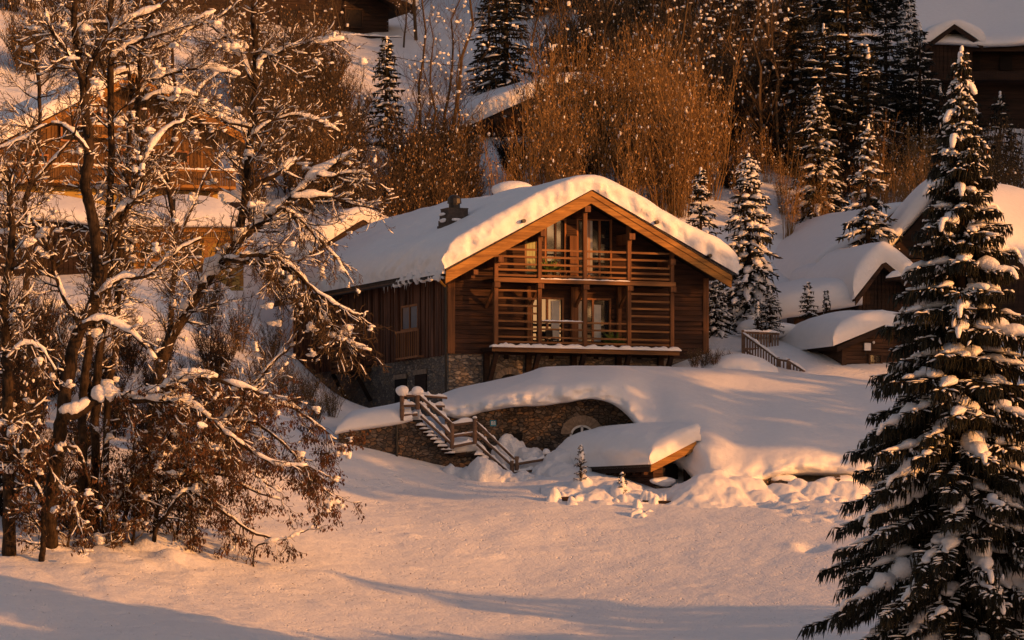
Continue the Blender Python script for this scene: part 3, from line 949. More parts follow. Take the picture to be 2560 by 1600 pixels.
# things on the balconies
def plant(name, loc_local, label, h=.7, mat='plant'):
    r = empty(name, CH.world(loc_local)); tag(r, label, 'plant')
    m = MB(); m.tube([(0, 0, 0), (0, 0, .28)], [.12, .16], 10); m.build('pot', M['pot'], r)
    m = MB(); rg = random.Random(int(h * 100))
    for k in range(90):
        a = rg.random() * 6.28; e = rg.uniform(.1, 1.3); L = h * rg.uniform(.5, 1)
        d = Vector((math.cos(a) * math.cos(e), math.sin(a) * math.cos(e), math.sin(e)))
        p0 = Vector((0, 0, .28)) + d * L * .2; p1 = Vector((0, 0, .28)) + d * L
        s = d.orthogonal().normalized() * .035
        m.add([tuple(p0), tuple(p0.lerp(p1, .5) + s), tuple(p1), tuple(p0.lerp(p1, .5) - s)], [(0, 1, 2, 3)])
    m.build('leaves', M['plant'], r)
p = F(1372, 690, .6); plant('potted_plant', (p.x, -.6, zf2), 'bushy green plant in a clay pot on the upper balcony', 1.0)
p = F(1535, 860, .6); plant('potted_plant', (p.x, -.6, zf1), 'small plant in a clay pot on the lower balcony', .8)
def chair(loc, label, mat):
    r = empty('balcony_chair', CH.world(loc), CH.th + .4); tag(r, label, 'chair')
    m = MB(); m.box(-.22, .22, -.22, .22, .42, .46); m.build('seat', mat, r)
    m = MB(); m.box(-.22, .22, .19, .22, .5, .88); m.build('backrest', mat, r)
    for a in (-.19, .19):
        for b in (-.19, .19):
            m = MB(); m.box(a - .02, a + .02, b - .02, b + .02, 0, .42 if b < 0 else .5); m.build('leg', mat, r)
p = F(1400, 690, .6); chair((p.x, -.62, zf2), 'sunlit wooden chair behind the upper balcony rail', M['frame'])
p = F(1380, 860, .6); chair((p.x, -.62, zf1), 'dark chair on the lower balcony in front of the left glass door', M['metal'])
# ------------------------------------------------------------------ walls and stairs below the chalet
rng = random.Random(21)
def wall_poly(pix, Y, depth, name=None, mat='stone2', parent=None):
    m = MB(); m.prism([P(a, b, Y) for a, b in pix], (0, depth, 0))
    return m
tw = empty('terrace_wall', P(1340, 1190, 207))
tag(tw, 'rough stone front of the buried terrace with an arched window under the snow bank', 'wall')
base_t = tw.location.copy()
def local(o, pts): return [Vector(p) - o for p in pts]
m = MB()
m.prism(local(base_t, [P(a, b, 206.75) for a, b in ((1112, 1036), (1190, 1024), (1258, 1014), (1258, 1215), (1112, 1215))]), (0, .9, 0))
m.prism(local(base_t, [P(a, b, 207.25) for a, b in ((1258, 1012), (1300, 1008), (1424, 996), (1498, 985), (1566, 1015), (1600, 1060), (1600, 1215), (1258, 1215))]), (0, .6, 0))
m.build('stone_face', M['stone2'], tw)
m = MB(); m.prism(local(base_t, [P(a, b, 207.2) for a, b in ((1270, 1085), (1306, 1082), (1306, 1160), (1270, 1160))]), (0, .1, 0)); m.build('doorway', M['void'], tw)
# arched window
m = MB()
cw = P(1455, 1110, 207.25) - base_t; ww, hh = .80, .42
def arc(rx, rz, y, n=12, z0=0.0): return [Vector((cw.x + math.cos(math.pi * k / n) * rx, y, cw.z + z0 + math.sin(math.pi * k / n) * rz)) for k in range(n + 1)]
o1 = arc(ww * .62, .40, cw.y - .02, 12, hh); o2 = arc(ww * .62 + .42, .40 + .42, cw.y - .02, 12, hh)
for k in range(12):
    g_ = .03
    a, b, c, d = o1[k], o1[k + 1], o2[k + 1], o2[k]
    m.prism([a.lerp(b, g_), a.lerp(b, 1 - g_), d.lerp(c, 1 - g_), d.lerp(c, g_)], (0, -.06 - .03 * (k % 2), 0))
m.build('arch', M['vouss'], tw)
m = MB(); pts = [Vector((cw.x - ww * .62, cw.y - .01, cw.z - .3)), Vector((cw.x + ww * .62, cw.y - .01, cw.z - .3))] + arc(ww * .62, .40, cw.y - .01, 12, hh)
m.prism(pts, (0, -.012, 0)); wi = m.build('window', M['void'], tw)
m = MB()
for x in (-ww * .6, -.0, ww * .6):
    m.box(cw.x + x - .05, cw.x + x + .05, cw.y - .07, cw.y - .025, cw.z - .3, cw.z + hh + (.36 if x == 0 else .05))
i1 = arc(ww * .62, .40, cw.y - .03, 12, hh); i2 = arc(ww * .62 - .09, .40 - .09, cw.y - .03, 12, hh)
for k in range(12): m.prism([i2[k], i2[k + 1], i1[k + 1], i1[k]], (0, -.04, 0))
m.build('window_frame', M['white'], wi)
pl = P(1233, 1058, 206.74) - base_t
m = MB(); m.box(pl.x - .13, pl.x + .13, pl.y - .03, pl.y, pl.z - .13, pl.z + .13); sg = m.build('number_plaque', M['plaque'], tw)
m = MB()
for a in (-.045, .055):                                 # pale strokes of the worn number
    m.box(pl.x + a - .035, pl.x + a + .035, pl.y - .036, pl.y - .031, pl.z + .05, pl.z + .075)
    m.box(pl.x + a - .035, pl.x + a - .013, pl.y - .036, pl.y - .031, pl.z - .075, pl.z + .048)
    m.box(pl.x + a + .013, pl.x + a + .035, pl.y - .036, pl.y - .031, pl.z - .075, pl.z + .048)
m.build('number', M['white'], sg)

rw = empty('retaining_wall', P(1000, 1160, 205)); tag(rw, 'dark rubble retaining wall stepping down below the outside stairs', 'wall')
bt = rw.location.copy(); YW = 205.2
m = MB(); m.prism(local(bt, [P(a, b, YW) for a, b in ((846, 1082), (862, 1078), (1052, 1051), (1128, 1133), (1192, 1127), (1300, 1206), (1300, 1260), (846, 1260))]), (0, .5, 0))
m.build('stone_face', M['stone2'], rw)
m = MB(); q = [P(992, y, YW - .09) - bt for y in (1062, 1165)]; m.tube(q, .055, 8); m.build('drainpipe', M['metal'], rw)
# cushion of snow along the upper part of the wall
rows_ = []
rows_.append([P(px, py, 206.0) for px, py in ((838, 1090), (862, 1081), (920, 1074), (990, 1063), (1030, 1053))])
rows_.append([P(px, py, 205.0) for px, py in ((836, 1086), (862, 1080), (920, 1071), (990, 1061), (1032, 1051))])
rows_.append([P(px, py, 204.85) for px, py in ((840, 1074), (864, 1066), (922, 1056), (990, 1046), (1030, 1036))])
rows_.append([P(px, py, 205.3) for px, py in ((850, 1056), (872, 1040), (925, 1027), (990, 1020), (1026, 1012))])
rows_.append([P(px, py, 207.0) for px, py in ((858, 1048), (880, 1028), (930, 1019), (985, 1009), (1024, 998))])
rows_.append([P(px, py, 210.0) for px, py in ((858, 1052), (880, 1030), (930, 1022), (985, 1012), (1024, 1002))])
m = MB(); gg = loft(rows_, 5, 8); m.grid(gg)
o = m.build('snow_cushion', M['snow'], None, True); o.parent = rw; o.location = -bt

st = empty('outside_stairs', P(1160, 1150, 205)); tag(st, 'snow covered outside stairs with log handrails beside the retaining wall', 'stairs')
bs = st.location.copy()
def flight(pa, pb, n, Y0, Y1):
    for k in range(n):
        f = (k + .5) / n
        p = P(pa[0] + (pb[0] - pa[0]) * f, pa[1] + (pb[1] - pa[1]) * f, Y0) - bs
        m = MB(); m.box(p.x - .22, p.x + .22, p.y, p.y + (Y1 - Y0), p.z - .12, p.z - .03)
        tr = m.build('step', M['dark'], st)
        m = snow_strip([(p.x - .24, p.y - .03, p.z - .03), (p.x + .2, p.y - .03, p.z - .03)], .5, rng.uniform(.08, .13), rng, .1, .6)
        m.box(p.x - .2, p.x + .2, p.y + .15, p.y + (Y1 - Y0) - .1, p.z - .03, p.z + rng.uniform(.06, .1))
        m.build('step_snow', M['rough_snow'], tr, True)
flight((1050, 1058), (1130, 1136), 9, 204.95, 206.3)
flight((1194, 1132), (1284, 1200), 8, 204.95, 206.3)
m = MB(); a = P(1120, 1134, 204.95) - bs; b = P(1198, 1130, 204.95) - bs
m.box(a.x, b.x, a.y, a.y + 1.5, a.z - .1, a.z); ld = m.build('landing', M['dark'], st)
m = MB(); m.blob(((a.x + b.x) / 2, a.y + .9, a.z + .25), .75, rng, scale=(1.1, .9, .75), lvl=2, jit=.1)
m.build('landing_snow', M['rough_snow'], ld, True)
m = MB(); a = P(1003, 1050, 205.4) - bs; b = P(1056, 1046, 205.4) - bs
m.box(a.x, b.x, a.y, a.y + 1.6, a.z - .1, a.z); ld = m.build('landing', M['dark'], st)
m = snow_strip([(a.x, a.y + .5, a.z), (b.x, a.y + .5, a.z)], 1.2, .5, rng, .15, .3); m.build('landing_snow', M['rough_snow'], ld, True)
YR = 204.9
def pole(parent, pa, pb, r, mat='fence', name='rail', Ya=YR, Yb=YR, snow=0.0, o0=None, sn=True):
    o0 = bs if o0 is None else o0
    a = P(*pa, Ya) - o0; b = P(*pb, Yb) - o0
    m = MB(); k = 5
    pts = [a.lerp(b, i / k) for i in range(k + 1)]
    m.tube(pts, [r * (1 + .06 * ((i * 7) % 3 - 1)) for i in range(k + 1)], 7)
    ob = m.build(name, M[mat], parent, True)
    if snow:
        up = Vector((0, 0, r * .8))
        snow_strip([a + up, b + up], r * 2.1, snow, rng, .09, .75).build('rail_snow', M['snow'], ob, True)
    return ob
for (x, y0, y1, cap) in ((1005, 984, 1052, .26), (1044, 984, 1024, .24), (1130, 1058, 1122, 0), (1187, 1046, 1110, .09), (1280, 1152, 1196, .07), (1292, 1141, 1176, 0), (1366, 1134, 1170, .16)):
    ob = pole(st, (x, y1), (x, y0), .10, 'fence', 'post', YR - .02, YR - .02)
    if cap:
        p = P(x, y0, YR) - bs
        m = MB(); m.blob((p.x, p.y, p.z + cap * .45), cap, rng, scale=(1.05, 1.05, .85), jit=.1, lvl=2); m.build('post_snow', M['snow'], ob, True)
for pa, pb, s in (((1005, 990), (1044, 990), .12), ((1005, 1015), (1044, 1014), .12), ((1005, 1039), (1044, 1036), .10),
                  ((1046, 988), (1131, 1060), .12), ((1046, 1006), (1131, 1090), .12), ((1052, 1040), (1131, 1112), .09),
                  ((1130, 1063), (1187, 1056), .13), ((1130, 1091), (1187, 1083), .04), ((1130, 1117), (1187, 1106), .12),
                  ((1187, 1052), (1287, 1148), .05), ((1187, 1078), (1282, 1165), .08), ((1192, 1110), (1282, 1190), .08),
                  ((1280, 1162), (1366, 1148), .12), ((1366, 1147), (1408, 1141), .12), ((1280, 1184), (1366, 1172), .12)):
    pole(st, pa, pb, .062, 'fence', 'rail', YR, YR, s)
for pa, pb in (((1055, 990), (1118, 995)), ((1055, 1014), (1112, 1016))):   # rails at the back of the upper landing
    pole(st, pa, pb, .05, 'fence', 'rail', 206.4, 206.5, .10)
# heaps of shovelled snow at the foot of the stairs
def lump_field(name, label, x0, x1, y0, y1, step, lumps, amp, mat='rough_snow', kind='stuff', base=-.25, nscale=.5, soft=False):
    """broken snow: a fine sheet over the ground raised into irregular lumps; lumps = (px, py, Y, radius, height)"""
    xs = np.arange(x0, x1, step); ys = np.arange(y0, y1, step)
    XX, YY = np.meshgrid(xs, ys)
    G_ = ground(XX.ravel(), YY.ravel()).reshape(XX.shape)
    wx = XX + .35 * fbm(XX / .9, YY / .9, 61, 3) + .10 * fbm(XX / .22, YY / .22, 62, 2); wy = YY + .35 * fbm(XX / .9, YY / .9, 63, 3) + .10 * fbm(XX / .22, YY / .22, 64, 2)
    H = np.full(XX.shape, base)
    for (px, py, Y, r, h) in lumps:
        p = P(px, py, Y); top = p.z
        d = np.sqrt((wx - p.x) ** 2 + (wy - p.y) ** 2) / r
        k = np.clip(1 - d * d, 0, 1) ** (1.5 if soft else .62)
        H = np.maximum(H, np.where(d < 1, (h * k) - .02, base))
    e = np.clip((H - base) / .3, 0, 1)
    H = H + amp * e * fbm(XX / nscale, YY / nscale, 71, 4)
    ZZ = G_ + H
    m = MB(); m.grid(np.stack([XX, YY, ZZ], -1).tolist()); m.f = [f[::-1] for f in m.f]
    return tag(m.build(name, M[mat], None, True), label, None, None, kind)
lump_field('snow_heap', 'shovelled snow heaps around the foot of the stairs', -4.6, 3.4, 202.2, 206.9, .07,
    [(1212, 1196, 203.9, .85, .85), (1244, 1206, 203.7, .7, .5), (1185, 1208, 203.9, .6, .4), (1320, 1170, 206.2, 1.0, 1.05), (1278, 1150, 206.4, .7, 1.6), (1350, 1185, 206.0, 1.0, .7), (1395, 1168, 204.8, .8, 1.0), (1370, 1200, 204.2, .8, .5),
     (1120, 1196, 204.6, .35, .25), (1160, 1208, 204.4, .5, .3), (1300, 1205, 203.4, .7, .2), (1420, 1190, 203.4, 1.0, .4)], .22)

# ------------------------------------------------------------------ the half-buried shed
SH = Frame(1640, 200.4, 4.0, 34.0)
shed = SH.root('shed'); tag(shed, 'low timber shed half buried in snow, its gable edge lit by the sun', 'shed')
a0 = SH.front(1626, 1161, .35); a1 = SH.front(1727, 1108, .35)
kk = (a1.z - a0.z) / (a1.x - a0.x)
xe, ze_ = a0.x, a0.z; xR = a1.x + .25; zR = ze_ + kk * (xR - xe)
Ls = SH.side(1414, 1188, -a0.x).y
m = MB(); m.prism([(xe, -.35, ze_), (xR, -.35, zR), (xR, -.35, zR - .1), (xe, -.35, ze_ - .1)], (0, Ls + .35, 0)); rf = m.build('roof', M['slate'], shed)
m = MB(); m.prism([(xe, -.40, ze_ - .03), (xR, -.40, zR - .03), (xR, -.40, zR - .40), (xe, -.40, ze_ - .32)], (0, .08, 0)); m.build('bargeboard', M['beam'], rf)
m = MB(); m.box(xe + .02, xe + .12, -.3, Ls, ze_ - .30, ze_ - .10); m.build('eave_board', M['dark'], rf)
for k in range(8):
    y = .3 + k * (Ls - .5) / 8; m = MB(); m.box(xe + .1, xe + .9, y - .06, y + .06, ze_ - .42, ze_ - .30); m.build('rafter', M['log'], rf)
m = MB()
x = xe + .45
boards_h(m, 0, Ls - .2, 0, -.5, ze_ - .25, rng, (.18, .26), (.02, .05))
side_pts = [(x - (v[1]), v[0], v[2]) for v in m.v]
m.v = [(x + v[1], v[0], v[2]) for v in m.v]
m.build('wall', M['log'], shed)
m = MB(); p = SH.front(1662, 1170); q = SH.front(1694, 1200)
m.box(x, p.x + .1, .12, .35, -1, p.z); m.box(x, xR, .9, 1.0, -1, ze_ + .1); m.build('wall', M['void'], shed)
m = MB(); boards_h(m, x, SH.front(1659, 1170).x, .1, SH.front(1650, 1225).z, SH.front(1650, 1158).z, rng, (.2, .28), (.03, .08)); m.build('log_panel', M['log'], shed)
m = MB(); pa = SH.front(1716, 1125); m.box(pa.x - .09, pa.x + .09, -.1, .1, -.5, pa.z + .2); m.build('post', M['dark'], shed)
m = MB(); pa = SH.front(1722, 1128); m.box(pa.x - .03, pa.x + .05, -.08, .08, -.5, pa.z + .05); m.build('green_post', plain_mat('green_paint', (.06, .13, .04), .5), shed)
m = MB(); pa = SH.front(1640, 1215); m.box(pa.x - .1, xR - .4, -.1, .3, -1, pa.z); m.build('stone_base', M['stone2'], shed)
m = MB(); pa = SH.front(1655, 1210); m.blob((pa.x, -.1, pa.z + .1), .5, rng, scale=(1.1, .6, .4), lvl=2); m.build('ledge_snow', M['snow'], shed, True)
# its snow: thick single slope
us = edge_axis(xe - .1, xR + .2, .55, .1, 1.25, .09, 11, .14, 0)
vs = edge_axis(-.46, Ls + .45, .25, .55, 1.25, .11, 11, .10, .15)
U = np.array([u for u, _ in us]); HU = np.array([h for _, h in us]); V = np.array([v for v, _ in vs]); HV = np.array([h for _, h in vs])
UU, VV = np.meshgrid(U, V); H = np.minimum.outer(HV, HU)
frontfall = np.clip((VV + .4) / 2.6, 0, 1) ** .7
Tt = .74 + .52 * frontfall
Zs = ze_ + kk * (np.clip(UU, xe, xR) - xe) * (1 - .38 * H * np.clip((UU - xe) / (xR - xe), 0, 1) * frontfall) + Tt * H + .06 * H * fbm(UU / .8, VV / .8, 77, 3)
ed = np.clip(1.2 - H, 0, 1) * np.clip(H * 4, 0, 1)
UU = UU + ed * .28 * fbm(VV * .9, Zs * 3.5, 41, 3); VV2 = VV + ed * .10 * fbm(UU * 5, Zs * 5, 43, 3)
m = MB(); m.grid(np.stack([UU, VV2, Zs], -1).tolist()); m.f = [f[::-1] for f in m.f]
m.build('roof_snow', M['snow'], rf, True)

# ------------------------------------------------------------------ fallen timbers and lumps below the shed
def log_thing(pa, pb, Y, r, label, cap, seed):
    a = P(*pa, Y); b = P(*pb, Y); r_ = random.Random(seed)
    o = empty('timber_beam', a.lerp(b, .5)); tag(o, label, 'beam')
    c = o.location
    m = MB(); m.beam(a - c, b - c, .3, r * 2); m.build('timber', M['dark'], o)
    if cap:
        snow_strip([a - c + Vector((0, 0, r)), b - c + Vector((0, 0, r))], .6, cap, r_, .14, .35).build('snow_cap', M['snow'], o, True)
    return o
log_thing((1372, 1250), (1436, 1246), 198.2, .09, 'short dark timber poking out of the lumpy snow, capped by a lit snow knob', .0, 1)
log_thing((1606, 1258), (1800, 1262), 197.6, .12, 'long dark timber edging with a snow cushion in front of the shed', .0, 2)
rg = random.Random(8)
L_ = [(1384, 1245, 198.1, .30, .58), (1377, 1250, 197.9, .24, .3)]
for k in range(8): L_.append((1612 + k * 13.5, 1252, 197.75 + rg.uniform(-.1, .1), .24, rg.uniform(.40, .52)))
for k in range(20):
    f = rg.random(); px = 1395 + f * 225 + rg.uniform(-14, 14); L_.append((px, 1235, rg.uniform(197.2, 200.2), rg.uniform(.14, .42), rg.uniform(.08, .28)))
for (px, Y, r, h) in ((1420, 200.2, 1.4, .32), (1480, 200.4, 1.5, .42), (1540, 199.6, 1.2, .42), (1452, 199.8, .6, .75), (1556, 198.6, .5, .6), (1600, 198.4, .8, .3), (1500, 198.6, .9, .35)): L_.append((px, 1235, Y, r, h))
for k in range(14): L_.append((rg.uniform(1572, 1630), 1300, rg.uniform(194.5, 196.4), rg.uniform(.07, .16), rg.uniform(.04, .12)))
L_ += [(1585, 1290, 195.2, .28, .3), (1602, 1296, 194.8, .2, .2), (1590, 1258, 196.8, .25, .35)]
lump_field('snow_lumps', 'lumps of broken snow on the timber edging in front of the shed', 1.2, 6.4, 193.6, 200.8, .05, L_, .09, 'snow', base=-.12, nscale=.4)
L_ = []
for (px, Y, r, h) in ((1777, 198.7, 2.3, 1.0), (1735, 198.4, 1.5, .35), (1822, 197.7, 1.2, .62), (1800, 199.3, 1.6, 1.1), (1858, 199.0, 1.7, .85), (1890, 198.9, 1.1, .75), (1960, 198.7, 1.1, .55), (2040, 198.7, 1.3, .6), (2000, 199.0, 1.0, .75), (2075, 199.0, 1.2, .8), (2120, 198.7, 1.3, .65), (1905, 197.9, .8, .4), (2080, 197.5, .6, .25), (1985, 197.7, .6, .3)): L_.append((px, 1235, Y, r, h))
for k in range(16): L_.append((rg.uniform(1870, 2150), 1250, rg.uniform(196.2, 198.4), rg.uniform(.14, .4), rg.uniform(.08, .22)))
lump_field('snow_drift', 'soft drift of snow slid from the lip of the bank', 5.6, 15.4, 194.6, 200.8, .07, L_, .10, 'snow', base=-.12, nscale=.9, soft=True)
for k, (px, py, r, lab) in enumerate(((1918, 1252, .55, 'dark boulder capped with snow below the bank, nearest the lumpy snow'), (1985, 1240, .6, 'wide dark boulder showing under the bank edge'), (2030, 1258, .38, 'small dark boulder at the trodden snow'), (2098, 1222, .55, 'dark boulder beside the tall spruce at the bank edge'), (1880, 1212, .42, 'dark boulder inside the hollow under the bank edge'), (1960, 1210, .42, 'dark boulder in shade right below the lip of the bank'))):
    o = empty('boulder', P(px, py, 199.6)); tag(o, lab, 'boulder', 'boulders below the snow bank')
    m = MB(); m.blob((0, 0, 0), r, rg, scale=(1.5, 1, .8), jit=.3); m.build('rock', M['stone2'], o)
    m = MB(); m.blob((0, .08, r * .5), r, rg, scale=(1.2, .8, .62), jit=.2, lvl=2); m.build('snow_cap', M['snow'], o, True)

# ------------------------------------------------------------------ hut on the right with its fence
HU_ = Frame(2106, 219.0, 9.6, 22.0)
hut = HU_.root('hut'); tag(hut, 'small old log hut under a thick rounded snow roof, square white dish on its gable', 'hut')
ap = HU_.front(2213, 811, .4); le = HU_.front(2092, 866, .4); re_ = HU_.front(2312, 868, .4)
xr2 = ap.x; Wh = HU_.front(2285, 900).x; Lh = HU_.side(2012, 900).y
kl2 = (ap.z - le.z) / (xr2 - le.x); kr2 = (ap.z - re_.z) / (re_.x - xr2)
def rz2(x): return ap.z - (kl2 * (xr2 - x) if x < xr2 else kr2 * (x - xr2))
m = MB(); gable_roof(m, le.x, re_.x, xr2, le.z, re_.z, ap.z, -.4, Lh + .9, .12); hr = m.build('roof', M['dark'], hut)
m = MB()
for (xa, za, xb, zb) in ((le.x, le.z, xr2, ap.z), (re_.x, re_.z, xr2, ap.z)):
    m.prism([(xa, -.46, za - .02), (xb, -.46, zb - .02), (xb, -.46, zb - .26), (xa, -.46, za - .26)], (0, .07, 0))
m.build('bargeboard', M['dark'], hr)
m = MB(); m.box(.05, Wh - .05, .06, Lh, -1.5, rz2(.05) - .3)
m.prism([(.05, .06, rz2(.05) - .3), (Wh - .05, .06, rz2(.05) - .3), (xr2, .06, ap.z - .25)], (0, .1, 0)); m.build('inner_wall', M['void'], hut)
m = MB(); boards_h(m, 0, Wh, .05, -1.5, ap.z - .2, rng, (.16, .24), (.03, .09), -1, lambda z: (xr2 - (ap.z - z - .2) / kl2, xr2 + (ap.z - z - .2) / kr2)); m.build('wall', M['hut'], hut)
m = MB(); boards_h(m, 0, Lh, 0, -1.5, rz2(0) - .18, rng, (.2, .3), (.03, .08)); m.v = [(.04 + v[1], v[0], v[2]) for v in m.v]; m.build('wall', M['hut'], hut)
m = MB(); m.box(-.06, .16, -.1, .06, -1.5, rz2(0) - .2); m.build('corner_post', M['hut'], hut)
p, q = HU_.front(2172, 888), HU_.front(2200, 924); m = MB()
m.box(p.x, q.x, -.08, -.04, q.z, p.z); wn_ = m.build('window', M['glass'], hut)
m = MB()
for x in (p.x - .06, q.x - .02): m.box(x, x + .09, -.13, -.05, q.z - .05, p.z + .05)
mx_ = (p.x + q.x) / 2; m.box(mx_ - .02, mx_ + .02, -.1, -.075, q.z, p.z)
for z in (q.z - .05, p.z): m.box(p.x + .03, q.x - .02, -.12, -.05, z, z + .08)
m.box(p.x + .03, q.x - .02, -.1, -.078, (p.z + q.z) / 2 - .02, (p.z + q.z) / 2 + .02)
m.build('window_frame', M['hut'], wn_)
d = HU_.front(2168, 867, .1); m = MB(); m.box(d.x - .16, d.x + .16, -.16, -.1, d.z - .17, d.z + .17)
dish = m.build('dish', M['white'], hut)
m = MB(); m.tube([(d.x - .1, -.13, d.z - .17), (d.x - .14, -.2, d.z - .42), (d.x - .3, -.22, d.z - .5)], .02, 6); m.build('dish_arm', M['metal'], dish)
l = HU_.front(2183, 856, .1); m = MB(); m.blob((l.x, -.14, l.z), .06, rng, scale=(1, 1, 1)); m.build('lamp', M['white'], hut)
sn = gable_snow(le.x - .25, re_.x + .2, xr2, le.z, re_.z, ap.z, -.5, Lh + 1.9, .98, 1.0, .9, .35, .9, 1.15, .22, .05, .06, 9, .16)
sn.build('roof_snow', M['snow'], hr, True)

def pick_fence(name, label, segs, ph, seed, Y0, Y1):
    r_ = random.Random(seed)
    a0 = P(*segs[0][0], Y0); fo = empty(name, a0); tag(fo, label, 'fence')
    npts = len(segs)
    for i in range(npts - 1):
        (xa, ya), (xb, yb) = segs[i][0], segs[i + 1][0]
        YA, YB = segs[i][1], segs[i + 1][1]
        A, B = P(xa, ya, YA) - a0, P(xb, yb, YB) - a0
        for z in (-.06, -ph * .8):
            m = MB(); m.beam(A + Vector((0, 0, z)), B + Vector((0, 0, z)), .05, .09); m.build('rail', M['fence'], fo)
        n = max(2, int((B - A).length / .17)); m = MB()
        for k in range(n):
            p = A.lerp(B, (k + .5) / n); m.box(p.x - .035, p.x + .035, p.y - .05, p.y - .03, p.z - ph - .2, p.z - .02)
        m.build('pickets', M['fence'], fo)
        m = MB(); m.box(A.x - .06, A.x + .06, A.y - .06, A.y + .06, A.z - ph - .6, A.z + .05); m.build('post', M['fence'], fo)
        snow_strip([A + Vector((0, 0, 0)), B + Vector((0, 0, 0))], .14, .09, r_, .12, .5).build('rail_snow', M['snow'], fo, True)
pick_fence('picket_fence', 'brown picket fence of a little deck beside the snowy hut', [((1857, 828), 220.5), ((1948, 832), 222.0)], 1.0, 3, 220.5, 222)
pick_fence('picket_fence', 'picket handrail running steeply down from the deck towards the hut', [((1858, 832), 219.6), ((1946, 896), 218.4), ((1972, 900), 218.0), ((2012, 926), 217.6)], .9, 4, 219.6, 217)
m = MB(); rg = random.Random(3)
m.blob(P(1850, 952, 217), 1.6, rg, scale=(1.25, .8, .75), jit=.05, lvl=2)
m.blob(P(1795, 962, 217), 1.0, rg, scale=(1.4, .8, .6), jit=.05, lvl=2); m.blob(P(1920, 825, 223.5), .7, rg, scale=(2.2, 1, .5), jit=.1, lvl=2); m.blob(P(1880, 818, 223.5), .5, rg, scale=(1.3, 1, .7), jit=.1, lvl=2)
tag(m.build('snow_mound', M['snow'], None, True), 'smooth mound of snow behind the bank by the picket fence', None, None, 'structure')
# ------------------------------------------------------------------ the other houses
def simple_house(name, label, px, Y, base_py, th, apex, lend, rend, dov, wall_r, L, T, mats, cat='chalet', seed=1, board='v', bh=.5, plaster_py=None, snow_kw=None, face=True):
    """gable house from its picture measures: apex / eave ends of the overhanging roof edge, right wall corner"""
    f = Frame(px, Y, (HOR - base_py) * Y / FPX, th)
    root = f.root(name); tag(root, label, cat)
    r_ = random.Random(seed)
    A = f.front(*apex, dov); Lf = f.front(*lend, dov); Rt = f.front(*rend, dov)
    Wd = f.front(wall_r, base_py).x
    kl = (A.z - Lf.z) / (A.x - Lf.x); kr = (A.z - Rt.z) / (Rt.x - A.x)
    rz = lambda x: A.z - (kl * (A.x - x) if x < A.x else kr * (x - A.x))
    zb = 0.0
    if plaster_py:
        zb = f.front(px + 60, plaster_py).z
        m = MB(); m.box(.05, Wd - .05, .05, L, -3, zb); m.build('plaster_wall', M[mats.get('plaster', 'yellow')], root)
    m = MB(); m.box(.1, Wd - .1, .1, L - .1, zb if plaster_py else -3, min(rz(0), rz(Wd)) - .35)
    zz = min(rz(0), rz(Wd)) - .35
    m.prism([(.1, .1, zz), (Wd - .1, .1, zz), (Wd - .1, .1, max(zz + .01, rz(Wd) - .4)), (A.x, .1, A.z - .4), (.1, .1, max(zz + .01, rz(0) - .4))], (0, .3, 0))
    m.build('inner_wall', M['void'], root)
    m = MB()
    if board == 'v':
        boards_v(m, 0, Wd, .08, lambda x: rz(x) - .3, zb - (0 if plaster_py else 3), r_, (.16, .26), (.02, .06))
    else:
        boards_h(m, 0, Wd, .08, zb - (0 if plaster_py else 3), A.z - .3, r_, (.2, .28), (.02, .07), -1, lambda z: (A.x - (A.z - z - .3) / kl, A.x + (A.z - z - .3) / kr))
    m.build('wall', M[mats['wall']], root)
    m = MB(); boards_v(m, .05, L, .02, rz(0) - .3, zb - (0 if plaster_py else 3), r_, (.2, .32), (.02, .06), .01, 'y', -1); m.build('wall', M[mats['wall']], root)
    m = MB(); gable_roof(m, Lf.x, Rt.x, A.x, Lf.z, Rt.z, A.z, -dov, L + .6, .16); rf = m.build('roof', M['dark'], root)
    for (xa, za, xb, zb_) in ((Lf.x, Lf.z, A.x, A.z), (Rt.x, Rt.z, A.x, A.z)):
        m = MB(); m.prism([(xa, -dov - .05, za - .04), (xb, -dov - .05, zb_ - .04), (xb, -dov - .05, zb_ - bh), (xa, -dov - .05, za - bh)], (0, .09, 0))
        m.build('bargeboard', M[mats['barge']], rf)
    kw = dict(rl=.9, rr_=.9, rf=.3, rb=.7, soft=.8, step=.35, amp=.06, rough=.10, seed=seed, bulge=.16)
    kw.update(snow_kw or {})
    gable_snow(Lf.x - .15, Rt.x + .15, A.x, Lf.z, Rt.z, A.z, -dov - .1, L + .7, T, **kw).build('roof_snow', M['snow'], rf, True)
    return f, root, rz, A, Wd
def add_window(f, root, x0, x1, y0, y1, d=.09, mat='frame', glass='void'):
    p, q = f.front(x0, y0), f.front(x1, y1)
    m = MB(); w = .09
    m.box(p.x, p.x + w, -d - .04, -d + .06, q.z, p.z); m.box(q.x - w, q.x, -d - .04, -d + .06, q.z, p.z)
    m.box(p.x + w, q.x - w, -d - .04, -d + .06, p.z - w, p.z); m.box(p.x + w, q.x - w, -d - .04, -d + .06, q.z, q.z + w)
    o = m.build('window', M[mat], root)
    m = MB(); m.box(p.x + w, q.x - w, -d - .01, -d + .04, q.z + w, p.z - w); m.build('pane', M[glass], o)
